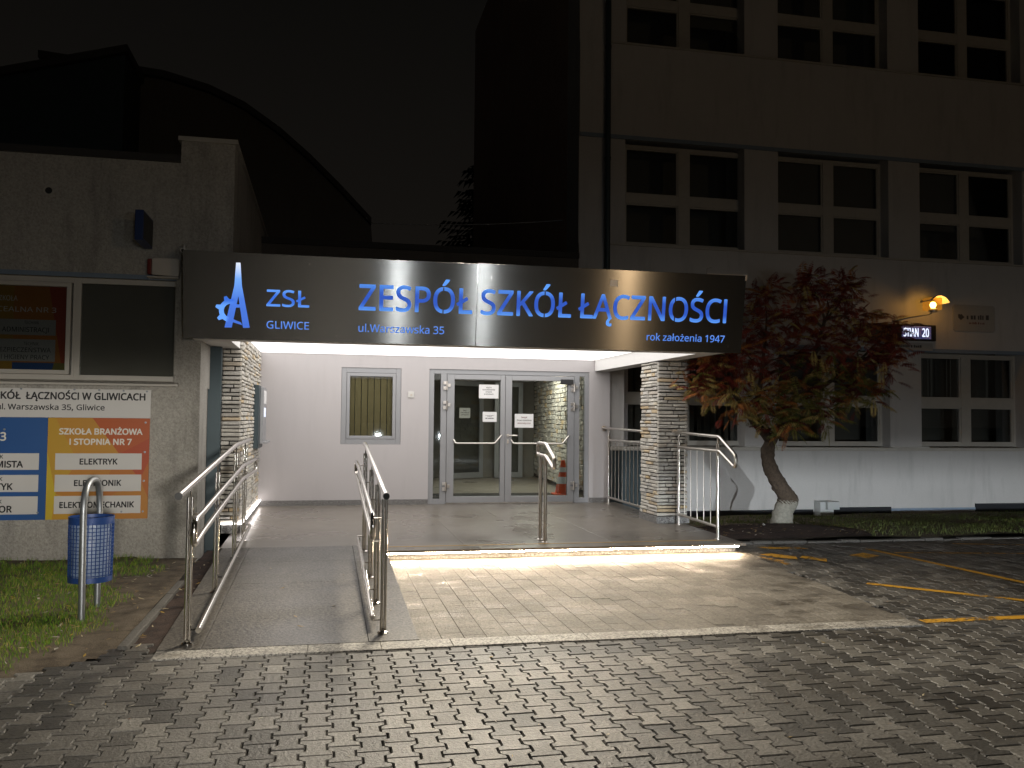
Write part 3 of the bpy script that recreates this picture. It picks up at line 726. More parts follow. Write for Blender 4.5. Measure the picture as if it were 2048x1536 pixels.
# ================================================================== STONE CLADDING
def stones(mb, p0, p1, z0, z1, out, thick=.035, course=(.044, .062)):
    """rough split stones in courses on the vertical face from p0 to p1; out = outward normal"""
    p0 = Vector((*p0, 0)); p1 = Vector((*p1, 0)); L = (p1 - p0).length; t = (p1 - p0).normalized(); o = Vector((*out, 0))
    z = z0
    while z < z1 - .012:
        h = random.uniform(*course)
        if z + h > z1 - .02: h = z1 - z
        x = 0
        while x < L - .005:
            w = random.choice([random.uniform(.09, .16), random.uniform(.17, .34), random.uniform(.17, .34)])
            if L - x - w < .07: w = L - x
            g = .0065; d = thick + random.uniform(-.012, .012)
            j = lambda a=.0035: random.uniform(-a, a)
            c = [(x+g, z+g), (x+w-g, z+g), (x+w-g, z+h-g), (x+g, z+h-g)]
            back = [p0 + t * a + Vector((0,0,b)) - o * .004 for a, b in c]
            mid = [p0 + t * (a + j()) + Vector((0,0,b + j())) + o * (d - .008) for a, b in c]
            cx, cz = x + w/2, z + h/2
            fr = [p0 + t * (a + (cx-a)*.06 + (.006 if a < cx else -.006) + j()) + Vector((0,0,b + (.006 if b < cz else -.006) + j(.002))) + o * (d + random.uniform(-.005, .007)) for a, b in c]
            mb.add([tuple(q) for q in back + mid + fr], [(0,1,5,4),(1,2,6,5),(2,3,7,6),(3,0,4,7),(4,5,9,8),(5,6,10,9),(6,7,11,10),(7,4,8,11),(8,9,10,11)])
            x += w
        z += h
def stone_block(name, label, cat, x0, x1, y0, y1, z0, z1, faces, plinth=.10):
    t = thing(name, label, cat, ((x0+x1)/2, (y0+y1)/2, z0))
    MB().box(x0, x1, y0, y1, z0, z1).build('core', M['stone_joint'], t)
    mb = MB(); T = .03
    if 'f' in faces: stones(mb, (x0 - T, y0), (x1 + T, y0), z0 + plinth, z1, (0, -1))
    if 'r' in faces: stones(mb, (x1, y0 - .004), (x1, y1), z0 + plinth, z1, (1, 0))
    if 'l' in faces: stones(mb, (x0, y1), (x0, y0 - .004), z0 + plinth, z1, (-1, 0))
    mb.build('cladding', M['stone'], t)
    MB().box(x0 - (.05 if 'l' in faces else 0), x1 + .05, y0 - .05, y1, z0, z0 + plinth - .004).build('plinth', M['granite_trim'], t, bevel=.003)
    return t
stone_block('stone_wall', 'pale split stone wall on the left side of the entrance behind the ramp rail', 'wall', -1.24, -1.06, 11.44, 14.6, pz(11.4), 2.63, 'fr', .11)
stone_block('stone_pillar', 'square split stone pillar carrying the right side of the canopy', 'pillar', 4.645, 5.04, 11.71, 12.36, pz(11.7), 2.447, 'flr', .10)
def led(name, label, boxes, mat, cat='light strip'):
    mb = MB()
    for b in boxes: mb.box(*b)
    return tag(mb.build(name, mat), label, cat)
led('floor_light_strip', 'bright light strip along the foot of the left stone wall', [(-1.006, -.985, 11.4, 14.56, .262, .280), (-1.24, -1.006, 11.375, 11.386, .262, .280)], M['led_base'])

# ================================================================== ENTRANCE BUILDING
eb = thing('entrance_building', 'low grey plastered entrance block behind the canopy with glazed vestibule', 'building', (1.9, 16, 0))
EF = 14.6
D0, D1, DT = 1.70, 4.50, 2.435
W0, W1, WB, WT = .252, 1.232, 1.165, 2.43
mb = MB()
fl = pz(14.6)
mb.box(-1.06, W0, EF, EF + .3, -.2, 2.7); mb.box(W1, D0, EF, EF + .3, -.2, 2.7); mb.box(W0, W1, EF, EF + .3, -.2, WB); mb.box(W0, W1, EF, EF + .3, WT, 2.7)
mb.box(D0, D1, EF, EF + .3, DT, 2.7); mb.box(D1, 4.88, EF, EF + .3, -.2, 2.7); mb.box(D0, D1, EF, EF + .3, -.2, fl - .004)
mb.build('wall', M['plaster_wall'], eb)
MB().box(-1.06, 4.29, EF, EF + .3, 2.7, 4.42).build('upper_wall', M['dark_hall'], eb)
MB().box(-1.06, 4.29, EF - .05, 22, 4.42, 4.52).build('roof_edge', M['dark_roof'], eb)
for a, b in ((-1.0, D0 - .003), (D1 + .003, 4.885)): MB().box(a, b, EF - .015, EF - .001, fl - .01, fl + .085).build('skirting', M['granite_trim'], eb)
# vestibule behind the doors
vx0, vx1, vy1 = .9, 5.2, 21.6
MB().box(vx0, vx1, EF + .301, vy1, fl - .12, fl - .003).build('vestibule_floor', M['interior_floor'], eb)
MB().box(1.9, 4.3, EF + .31, 16.6, fl - .002, fl + .006).build('entrance_mat', M['mat_dark'], eb)
mb = MB(); mb.box(vx0 - .1, vx0, EF + .31, vy1, fl, 2.9); mb.box(vx0, vx1, vy1, vy1 + .1, fl, 2.9); mb.box(vx0 - .1, vx1 + .1, EF + .31, vy1, 2.78, 2.9); mb.box(vx1 + .06, vx1 + .12, EF + .31, vy1, fl, 2.78)
mb.build('vestibule_wall', M['plaster_wall'], eb)
MB().box(.0, .895, EF + .305, 16.2, .2, 2.75).build('lodge_wall', M['interior'], eb)
mb = MB()
cv = [(4.80, 14.95), (4.80, 16.0), (4.78, 17.0), (4.84, 18.0), (4.93, 19.2), (5.04, 20.4), (5.12, 21.15)]
for a, b in zip(cv, cv[1:]):
    d = Vector((b[0]-a[0], b[1]-a[1])).normalized()
    stones(mb, b, a, fl + .1, 2.78, (-d.y, d.x), .03, (.085, .105))
mb.build('vestibule_stone_lining', M['stone'], eb)
MB().box(3.3, 4.5, 17.3, 17.9, 2.755, 2.775).build('vestibule_lamp', emissive('vestibule_lamp_glow', (1, .93, .78), 30), eb)
# inner doors, one leaf ajar
def leaf(mb, a, b, z0, z1, f=.10, t=.05, kick=None):
    a = Vector((*a, 0)); b = Vector((*b, 0)); d = (b - a); L = d.length; d.normalize(); n = Vector((d.y, -d.x, 0))
    def bar(s0, s1, za, zb):
        p = [a + d*s0 - n*t/2, a + d*s1 - n*t/2, a + d*s1 + n*t/2, a + d*s0 + n*t/2]
        mb.hexa([(q.x, q.y, za) for q in p] + [(q.x, q.y, zb) for q in p])
    bar(0, f, z0, z1); bar(L - f, L, z0, z1); bar(f, L - f, z0, z0 + (kick or f)); bar(f, L - f, z1 - f, z1)
    return a, b, n
def pane_between(name, a, b, z0, z1, mat, parent, f=.1):
    a = Vector((*a, 0)); b = Vector((*b, 0)); d = (b - a).normalized(); p = a + d * f; q = b - d * f; n = Vector((d.y, -d.x, 0)) * .004
    return MB().hexa([(p.x,p.y,z0),(q.x,q.y,z0),(q.x+n.x,q.y+n.y,z0),(p.x+n.x,p.y+n.y,z0),(p.x,p.y,z1),(q.x,q.y,z1),(q.x+n.x,q.y+n.y,z1),(p.x+n.x,p.y+n.y,z1)]).build(name, mat, parent)
for (a, b) in (((1.3, 20.6), (2.32, 20.6)), ((2.68, 20.3), (3.75, 20.9)), ((4.02, 20.8), (4.72, 20.8))):
    mb = MB(); leaf(mb, a, b, fl + .02, 2.5, .11, .05, .13); dr = mb.build('inner_door', M['alu'], eb, bevel=.003)
    pane_between('pane', a, b, fl + .1, 2.42, M['glass_dark'], dr)
MB().box(vx0, 5.1, 21.2, 21.3, fl, 2.78).build('hall_beyond', M['interior'], eb)
# the entrance window
mb = MB(); y0, y1 = EF + .012, EF + .09; f = .075
def ring(mb, x0, x1, z0, z1, f, y0, y1):
    mb.box(x0, x0 + f, y0, y1, z0, z1); mb.box(x1 - f, x1, y0, y1, z0, z1); mb.box(x0 + f, x1 - f, y0, y1, z0, z0 + f); mb.box(x0 + f, x1 - f, y0, y1, z1 - f, z1)
ring(mb, W0 + .002, W1 - .002, WB + .002, WT - .002, .082, y0, y1); ring(mb, W0 + .088, W1 - .088, WB + .088, WT - .088, .052, y0 - .006, y1 - .01)
wd = mb.build('window', M['alu'], eb, bevel=.004)
MB().box(W0 + .13, W1 - .13, EF + .05, EF + .055, WB + .13, WT - .13).build('pane', M['glass'], wd)
mb = MB(); n = 7
for i in range(n):
    x = W0 + .12 + i * (W1 - W0 - .24) / n; ww = (W1 - W0 - .24) / n
    mb.hexa([(x+.004,EF+.115,WB+.05),(x+ww-.006,EF+.130,WB+.05),(x+ww-.006,EF+.132,WB+.05),(x+.004,EF+.117,WB+.05),(x+.004,EF+.115,WT-.05),(x+ww-.006,EF+.130,WT-.05),(x+ww-.006,EF+.132,WT-.05),(x+.004,EF+.117,WT-.05)])
mb.build('blind', M['blind_ochre'], wd)
MB().box(W0 - .05, W1 + .05, EF + .301, EF + .303, WB - .05, WT + .05).build('backing', M['interior'], wd)
# door set
df_ = MB(); y0, y1 = EF + .02, EF + .10
def fx(zx): return 1.70 + (zx - 80) / 1435 * 2.8
def fz(zy): return fl + (1390 - zy) * .001883
df_.box(D0 + .002, 1.785, y0, y1, fl, DT - .002); df_.box(4.425, D1 - .002, y0, y1, fl, DT - .002); df_.box(1.785, 4.425, y0, y1, fz(228), DT - .002)
df_.box(1.90, 2.0, y0, y1, fl, fz(228)); df_.box(4.235, 4.33, y0, y1, fl, fz(228))
for a, b in ((1.785, 1.90), (4.33, 4.425)): df_.box(a, b, y0, y1, fl, fz(1345))
dfr = df_.build('door_frame', M['alu'], eb, bevel=.003)
for a, b in ((1.78, 1.905), (4.325, 4.43)): MB().box(a, b, EF + .055, EF + .061, fz(1350), fz(220)).build('sidelight', M['glass'], dfr)
for (x0, x1, g0, g1, side) in ((2.005, 3.006, 2.13, 2.925, 'L'), (3.012, 4.230, 3.125, 4.118, 'R')):
    mb = MB(); y0, y1 = EF + .008, EF + .085; z0, z1 = fl + .018, fz(232)
    gz0, gz1 = fz(1325), fz(275)
    mb.box(x0, g0, y0, y1, z0, z1); mb.box(g1, x1, y0, y1, z0, z1); mb.box(g0, g1, y0, y1, z0, gz0); mb.box(g0, g1, y0, y1, gz1, z1)
    dl = mb.build('door', M['alu'], eb, bevel=.004)
    MB().box(g0 - .01, g1 + .01, EF + .045, EF + .053, gz0 - .01, gz1 + .01).build('pane', M['glass'], dl)
    mb = MB(); zb = 1.19
    xa, xb = (g0 - .01, g1 + .01)
    mb.tube(rnd_path([(xa, EF + .01, zb + .06), (xa + .03, EF - .06, zb), (xb - .12, EF - .06, zb), (xb, EF - .02, zb + .13), (xb + .01, EF + .01, zb + .14)], .03), .014, 10); mb.build('pull_bar', M['steel_dull'], dl, smooth=True)
    hx = 2.0 if side == 'L' else 4.232
    for zz in (fz(335), fz(510), fz(1235)):
        mb = MB(); mb.cyl((hx, EF - .004, zz - .075), .017, .15, 'z', 12)
        mb.box(hx - .062, hx - .012, EF - .008, EF + .008, zz - .07, zz - .012); mb.box(hx + .012, hx + .062, EF - .008, EF + .006, zz - .02, zz + .035); mb.box(hx - .062, hx - .012, EF - .008, EF + .008, zz + .02, zz + .072)
        mb.build('hinge', M['steel_dull'], dl, bevel=.002)
    if side == 'R':
        mb = MB(); mb.tube(rnd_path([(3.055, EF + .0, 1.325), (3.055, EF - .05, 1.325), (3.21, EF - .05, 1.325)], .015), .011, 10); mb.cyl((3.055, EF - .002, 1.325), .024, .008, 'y', 16); mb.build('door_handle', M['steel_dull'], dl, smooth=True)
        mb = MB(); mb.box(3.04, 3.072, EF - .002, EF + .008, 1.185, 1.255); mb.build('key_plate', M['steel_dull'], dl, bevel=.006)
        MB().box(3.98, 4.20, EF - .05, EF + .008, 2.215, 2.30).build('door_closer', M['black'], dl, bevel=.006)
# notices taped to the doors
def notice(x0, x1, z0, z1, y, label, lines, mat='ink', bold=.02):
    t = thing('paper_notice', label, 'notice', ((x0+x1)/2, y, z0), 'paper notices taped to the entrance doors')
    MB().box(x0, x1, y - .0012, y, z0, z1).build('sheet', M['paper'], t)
    for (s, a, b, zz, cap, mt) in lines:
        text(s, x0 + a*(x1-x0), x0 + b*(x1-x0), z0 + zz*(z1-z0), cap*(z1-z0), y - .0017, M[mt], 'lettering', t, bold)
yp = EF + .044
notice(fx(518), fx(692), fz(443), fz(318), yp, 'white notice with four bold lines, highest on the left door leaf',
       [('WEJŚCIE', .36, .64, .74, .09, 'ink'), ('DLA INTERESANTÓW', .18, .82, .58, .09, 'ink'), ('OTWARTE', .34, .66, .42, .09, 'ink'), ('W GODZINACH', .26, .74, .26, .09, 'ink')])
notice(fx(553), fx(678), fz(655), fz(565), yp, 'small white notice with faint print below the bold one on the left door leaf',
       [])
for z, h, a, b in ((.62, .05, .2, .8), (.50, .05, .33, .67), (.30, .10, .2, .8)):
    n_ = bpy.data.objects['paper_notice.001']; x0, x1, z0, z1 = fx(553), fx(678), fz(655), fz(565)
    print_line(x0 + a*(x1-x0), x0 + b*(x1-x0), z0 + z*(z1-z0), h*(z1-z0), yp - .0014, M['plaque_ink'], n_)
notice(fx(840), fx(1008), fz(705), fz(580), yp, 'white notice with red heading about automatic doors on the right door leaf',
       [('Uwaga!', .34, .66, .70, .12, 'ink_red'), ('Drzwi otwierane', .12, .90, .48, .12, 'plaque_ink'), ('automatycznie', .15, .85, .27, .12, 'ink_red')])
notice(3.10, 3.36, 1.62, 1.86, 20.44, 'greenish pale notice on the inner door seen through the left door leaf',
       [('Uwaga!', .34, .66, .70, .12, 'plaque_ink'), ('Drzwi otwierane', .12, .90, .48, .12, 'plaque_ink'), ('automatycznie', .15, .85, .27, .12, 'plaque_ink')])
bt = thing('bell_switch', 'small white square switch plate on the wall beside the ochre blind window', 'switch', (1.38, EF, 2.0))
MB().box(1.345, 1.445, EF - .014, EF, 1.945, 2.045).build('plate', M['white_plastic'], bt, bevel=.004)
mb = MB(); mb.cyl((1.40, EF - .02, 1.99), .018, .006, 'y', 14); mb.build('button', M['siren'], bt)
# traffic cone inside the doors
cn = thing('traffic_cone', 'orange and white traffic cone standing inside behind the right door leaf', 'cone', (4.45, 16.1, fl))
zc = fl + .006 if False else fl
MB().box(4.26, 4.64, 15.91, 16.29, zc, zc + .035).build('base', M['orange'], cn, bevel=.012)
prof = [(.15, .035), (.137, .12), (.118, .21), (.10, .30), (.082, .39), (.064, .48), (.05, .57), (.036, .66), (.0, .665)]
mb = MB(); mb.lathe(prof, (4.45, 16.1, zc), 24); mb.build('body', M['orange'], cn, smooth=True)
def cband(z0, z1, mat):
    r = lambda z: .158 - .187 * (z - .035) / 1.0 + .003
    mb = MB(); mb.lathe([(r(z0), z0), (r(z1), z1)], (4.45, 16.1, zc), 24); mb.build('reflective_band', mat, cn, smooth=True)
cband(.22, .35, M['reflective']); cband(.44, .53, M['reflective'])
# information terminal on the stone wall
tm = thing('wall_terminal', 'slim grey information terminal mounted on the left stone wall', 'terminal', (-.99, 13.8, 1.2))
MB().box(-1.03, -.955, 13.30, 14.25, 1.13, 2.07).build('housing', M['dark_profile'], tm, bevel=.01)
MB().box(-.955, -.905, 13.55, 14.20, 1.20, 2.05).build('front', M['alu'], tm, bevel=.008)
MB().box(-.9045, -.902, 13.62, 14.14, 1.80, 2.00).build('label', M['paper'], tm)
MB().box(-.9045, -.902, 13.66, 14.05, 1.60, 1.74).build('screen', emissive('terminal_screen', (.65, .75, 1.0), .9), tm)
MB().box(-.905, -.84, 13.56, 14.18, 1.20, 1.235).build('shelf', M['alu'], tm, bevel=.008)

# ================================================================== CANOPY AND ITS SIGN
cp = thing('entrance_canopy', 'flat white canopy with lit recessed ceiling over the entrance platform', 'canopy', (1.75, 12, 2.45))
MB().box(-1.50, 5.0, 10.10, EF - .002, 2.66, 2.95).build('roof_slab', M['white_soffit'], cp)
MB().box(-1.44, 4.86, 10.06, 10.30, 2.452, 2.658).build('front_beam', M['white_soffit'], cp)
MB().box(-1.43, -1.06, 10.302, 14.595, 2.455, 2.658).build('side_beam', M['white_soffit'], cp)
MB().box(4.60, 4.87, 10.302, 14.595, 2.455, 2.658).build('side_beam', M['white_soffit'], cp)
MB().box(-1.03, 4.57, 10.32, EF - .02, 2.645, 2.655).build('ceiling_light', emissive('canopy_ceiling_glow', (1.0, .965, .93), 2.3), cp)
LEAN = R(9)
fs = thing('fascia_sign', 'long brushed steel sign with glowing blue cut-out school name on the canopy front', 'sign', (0, 10.02, 2.45))
fs.rotation_euler = (LEAN, 0, 0)
def slocal(o): return o
def sbox(x0, x1, y0, y1, z0, z1): return MB().box(x0, x1, y0, y1, z0, z1)
pn = [sbox(-1.532, 1.6975, 0, .03, 0, .952), sbox(1.6995, 5.055, .001, .031, 0, .960)]
for p in pn: p.build('steel_panel', M['brushed'], fs, bevel=.0015, local=True)
sbox(1.6935, 1.6965, -.004, 0, .0, .955).build('joint_strip', M['steel'], fs, local=True)
def stext(s, x0, x1, zb, cap, mat, bold=0): return text(s, x0, x1, zb, cap, -.0022, M[mat], 'lettering', fs, bold, local=True)
stext('ZSŁ', -.655, -.199, .382, .178, 'letters_zsl', .018)
stext('GLIWICE', -.653, -.196, .134, .082, 'letters_small', .010)
stext('ZESPÓŁ', .352, 1.640, .376, .283, 'letters_big', .020)
stext('SZKÓŁ', 1.752, 2.830, .374, .283, 'letters_big', .020)
stext('ŁĄCZNOŚCI', 2.925, 4.820, .374, .283, 'letters_big', .020)
stext('ul.Warszawska 35', .351, 1.326, .128, .086, 'letters_small', .010)
stext('rok założenia 1947', 3.803, 4.822, .130, .083, 'letters_small', .010)
def glyph_centre(s, k, x0, x1):           # where the k-th letter of a fitted word sits
    w = []
    for t in (s[:k], s[:k+1], s):
        c = mesh_co(text_mesh(t)); w.append((c[:, 0].min(), c[:, 0].max()))
    sx = (x1 - x0) / (w[2][1] - w[2][0]); return x0 + ((w[0][1] + w[1][1]) / 2 + .025 - w[2][0]) * sx
mb = MB()
for s_, k_, a_, b_ in (('ZESPÓŁ', 4, .352, 1.640), ('SZKÓŁ', 3, 1.752, 2.830), ('ŁĄCZNOŚCI', 5, 2.925, 4.820)):
    cx_ = glyph_centre(s_, k_, a_, b_)
    for z_ in (.365, .60): mb.box(cx_ - .007, cx_ + .007, -.0045, -.0005, z_, z_ + .065)
mb.build('stencil_bridge', M['brushed'], fs, local=True)
def semb(polys, mat, name='emblem'):
    mb = MB()
    for p in polys: mb.add([(a, -.0022, b) for a, b in p], [tuple(range(len(p)))])
    return mb.build(name, mat, fs, local=True)
semb([[(-1.099,.129),(-1.022,.131),(-.955,.479),(-.958,.842),(-.981,.841),(-.998,.593)], [(-.904,.132),(-.832,.134),(-.919,.596),(-.935,.842),(-.958,.842),(-.955,.479)],
      [(-.997,.386),(-.938,.388),(-.94,.352),(-.99,.352)], [(-1.012,.225),(-.925,.190),(-.912,.160),(-1.018,.192)]], M['letters_tower'])
gp = []                       # half gear wheel left of the tower
gc = (-1.03, .315); ro, ri, rt = .128, .078, .168
for k in range(7):
    a0 = R(74 + k * 25.5); a1 = R(74 + (k + 1) * 25.5); am = (a0 + a1) / 2; tooth = k % 2 == 1
    r = rt if tooth else ro
    lim = lambda p: (min(p[0], -1.045 + (p[1]-.15)*.19), p[1])
    P = lambda rr, a: lim((gc[0] + rr*math.cos(a), gc[1] + rr*math.sin(a)))
    gp.append([P(ri, a0), P(ro, a0), P(r, a0*.7 + a1*.3), P(r, a0*.3 + a1*.7), P(ro, a1), P(ri, a1)][::-1])
semb(gp, M['letters_zsl'], 'emblem_gear')
mb = MB()
for (x, z) in ((-1.356,.084),(.109,.075),(1.523,.071),(1.866,.066),(3.043,.076),(4.879,.081),(-.2,.86),(1.86,.80)): mb.cyl((x, -.008, z), .009, .010, 'y', 10)
mb.build('bolt_row', M['steel'], fs, smooth=True, local=True)
sbox(3.30, 3.40, -.003, 0, .76, .84).build('cover_plate', M['steel_dull'], fs, bevel=.001, local=True)
mb = MB(); mb.tube(rnd_path([(4.55,.05,.95),(4.55,.05,1.03),(4.60,.03,1.05)], .02), .006, 6); mb.tube([(4.55,.02,.965),(5.05,.02,.968)], .004, 6); mb.box(5.04, 5.065, -.004, .02, .90, .97)
mb.build('edge_clip', M['steel_dull'], fs, smooth=False, local=True)

# ================================================================== RAILINGS
def rail(name, label, X, side, posts, hr, loop, kick):
    t = thing(name, label, 'handrail', (X, posts[0][0], 0), 'stainless steel handrails and balustrades of the entrance')
    for (y, top) in posts:
        b = rz(y); mb = MB()
        for dx in (-.0125, .0125):
            mb.tube([(X + dx, y, b), (X + dx, y, top)], .0115, 10)
        mb.tube([(X, y, top - .06), (X, y, top + .13 if y < 0 else hrz(hr, y) - .015)], .006, 8)
        p = mb.build('post', M['steel'], t, smooth=True)
        mb = MB(); mb.lathe([(0.0, .0), (.042, 0), (.042, .010), (.020, .020), (.020, .03)], (X, y, b), 20); mb.build('base_flange', M['steel'], p, smooth=True)
        mb = MB()
        for zf in (0.30, .68):
            zz = hrz([(q[1], q[2]) for q in loop[:len(loop)//2]], y) - (.06 if zf < .5 else .0)
        zu = hrz([(q[1], q[2]) for q in loop[:len(loop)//2]], y); zd = hrz([(q[1], q[2]) for q in loop[len(loop)//2:]][::-1], y)
        for zz in (zu, zd): mb.tube([(X, y, zz), (loop[0][0], y, zz)], .005, 8)
        zk = hrz([(q[1], q[2]) for q in kick], y)
        mb.tube([(X, y, zk), (kick[0][0], y, zk)], .006, 8)
        mb.build('bracket', M['steel'], p, smooth=True)
    mb = MB(); mb.tube(rnd_path([(X, y, z) for y, z in hr], .12), .0235, 14); h = mb.build('top_rail', M['steel'], t, smooth=True)
    mb = MB(); mb.cyl((X, hr[0][0] - .014, hr[0][1] - .002), .0245, .016, 'y', 16); mb.build('end_cap', M['black'], h)
    mb = MB(); mb.tube(rnd_loop(loop, .075, 7), .0205, 12, closed=True); mb.build('double_rail', M['steel'], t, smooth=True)
    mb = MB(); mb.tube(kick, .0205, 12); mb.build('wheel_guide_rail', M['steel'], t, smooth=True)
    return t
def hrz(line, y):
    line = sorted(line)
    if y <= line[0][0]: return line[0][1]
    for (a, b), (c, d) in zip(line, line[1:]):
        if a <= y <= c: return b + (d - b) * (y - a) / (c - a)
    return line[-1][1]
rail('ramp_handrail', 'polished steel ramp handrail along the left edge next to the bare soil', -.91, 1,
     [(6.46, 1.035), (8.04, 1.108), (9.64, 1.205), (10.70, 1.229)],
     [(5.95, 1.088), (6.42, 1.115), (9.58, 1.302), (11.25, 1.318)],
     [(-.835, 6.12, .905), (-.835, 6.50, .918), (-.835, 9.62, 1.088), (-.835, 11.36, 1.075), (-.835, 11.36, .935), (-.835, 9.60, .953), (-.835, 6.50, .775), (-.835, 6.12, .740)],
     [(-.835, 6.44, .115), (-.835, 10.62, .335)])
rail('ramp_handrail', 'polished steel ramp handrail along the right edge beside the pale paving', .445, -1,
     [(6.55, 1.00), (7.45, 1.04), (8.45, 1.105), (9.80, 1.21)],
     [(6.42, 1.035), (6.75, 1.055), (9.60, 1.285), (10.05, 1.308)],
     [(.365, 6.66, .862), (.365, 6.95, .880), (.365, 9.70, 1.075), (.365, 10.38, 1.090), (.365, 10.38, .945), (.365, 9.70, .925), (.365, 6.95, .71), (.365, 6.66, .690)],
     [(.372, 6.62, .115), (.372, 9.62, .30)])
mh = thing('middle_handrail', 'short two-post steel handrail with bent closed grip in the middle of the step', 'handrail', (2.58, 10.25, .15), 'stainless steel handrails and balustrades of the entrance')
for y in (10.36, 10.12):
    mb = MB(); mb.tube([(2.58, y, pz(y)), (2.58, y, 1.165)], .021, 14); p = mb.build('post', M['steel_dull'], mh, smooth=True)
    mb = MB(); mb.lathe([(0, 0), (.042, 0), (.042, .010), (.024, .018), (.024, .025)], (2.58, y, pz(y)), 20); mb.build('base_flange', M['steel_dull'], p, smooth=True)
mb = MB(); mb.tube(rnd_loop([(2.58,10.50,1.312),(2.58,10.10,1.312),(2.58,9.70,1.150),(2.58,9.71,1.03),(2.58,10.10,1.165),(2.58,10.50,1.172)], .05, 5), .0205, 12, closed=True)
mb.build('grip_rail', M['steel_dull'], mh, smooth=True)
def balustrade(label, p0, p1, nb, bot, top, hr):
    t = thing('balustrade', label, 'railing', (p0[0], p0[1], .15), 'stainless steel handrails and balustrades of the entrance')
    for (x, y) in (p0, p1):
        mb = MB(); mb.tube([(x, y, pz(y)), (x, y, top + .085)], .0205, 14); mb.tube([(x, y, top + .06), (x, y, hr[1][2] - .01)], .011, 10)
        p = mb.build('post', M['steel_dull'], t, smooth=True)
        mb = MB(); mb.lathe([(0, 0), (.045, 0), (.045, .010), (.024, .018), (.024, .022)], (x, y, pz(y)), 20); mb.build('base_flange', M['steel_dull'], p, smooth=True)
    for z in (bot, top):
        mb = MB(); mb.tube([(*p0, z), (*p1, z)], .0185, 12); mb.build('rail', M['steel_dull'], t, smooth=True)
    for i in range(1, nb + 1):
        f = i / (nb + 1); x = p0[0] + (p1[0]-p0[0])*f; y = p0[1] + (p1[1]-p0[1])*f
        mb = MB(); mb.tube([(x, y, bot), (x, y, top)], .0075, 8); mb.build('baluster', M['steel_dull'], t, smooth=True)
    mb = MB(); mb.tube(rnd_path(hr, .05, 5), .0205, 12); h = mb.build('top_rail', M['steel_dull'], t, smooth=True)
    mb = MB(); c = Vector(hr[0]); mb.cyl((c.x, c.y - .004, c.z), .045, .014, 'y', 18); mb.build('wall_rosette', M['steel_dull'], h, smooth=True)
    return t
balustrade('long steel balustrade between the entrance wall and the stone pillar', (4.765, 14.32), (4.725, 12.42), 9, .285, 1.262, [(4.765,14.58,1.462),(4.765,14.3,1.462),(4.725,12.38,1.435)])
balustrade('short steel balustrade in front of the stone pillar with a bent handrail end', (4.868, 11.52), (4.785, 10.10), 5, .293, 1.232,
           [(4.875,11.68,1.438),(4.868,11.5,1.436),(4.785,10.06,1.410),(4.76,9.56,1.195),(4.755,9.57,1.055),(4.785,10.05,1.232),(4.786,10.12,1.234)])

# ================================================================== LITTER BIN
bn = thing('litter_bin', 'blue wire mesh litter bin hung in a grey steel hoop on the grass', 'litter bin', (-1.82, 7.6, 0))
mb = MB(); mb.tube(rnd_path([(-1.812, 7.345, -.1), (-1.822, 7.345, 1.08), (-1.825, 7.87, 1.08), (-1.825, 7.87, -.1)], .258, 12), .0255, 16); mb.build('hoop', M['galv'], bn, smooth=True)
bc = (-1.822, 7.608)
def ringtube(mb, r, z, rt, n=44, flat=None):
    mb.tube([(bc[0] + r*math.cos(2*math.pi*k/n), bc[1] + r*math.sin(2*math.pi*k/n), z) for k in range(n)], rt, 6, closed=True)
rr = lambda z: .160 + (z - .28) * .012
mb = MB(); n = 34
for k in range(n):
    a = 2*math.pi*k/n; c, s = math.cos(a), math.sin(a)
    mb.tube([(bc[0] + rr(.30)*c, bc[1] + rr(.30)*s, .30), (bc[0] + rr(.76)*c, bc[1] + rr(.76)*s, .76)], .0035, 4, caps=False)
for i in range(16): ringtube(mb, rr(.3 + i*.029), .3 + i*.029, .0032)
mb.build('wire_basket', M['bin_blue'], bn)
mb = MB(); mb.lathe([(rr(.28)+.004, .275), (rr(.28)+.004, .318), (rr(.28)-.003, .318), (rr(.28)-.003, .28), (0, .28)], (*bc, 0), 40); mb.build('bottom_band', M['bin_blue'], bn, smooth=True)
mb = MB(); mb.lathe([(rr(.78)+.001, .735), (rr(.78)+.005, .790), (rr(.78)-.004, .790), (rr(.78)-.004, .735), (rr(.78)+.001, .735)], (*bc, 0), 40); mb.build('top_band', M['bin_blue'], bn, smooth=True)
mb = MB(); prof = [(0, .29), (.135, .295), (.146, .34), (.143, .45), (.148, .58), (.146, .68), (.150, .725), (.145, .735)]
mb.lathe(prof, (*bc, 0), 40); mb.v = [(x + .006*math.sin(z*40 + x*70), y + .006*math.sin(z*37 + y*60), z) for x, y, z in mb.v]; mb.build('bin_bag', M['bag'], bn, smooth=True)

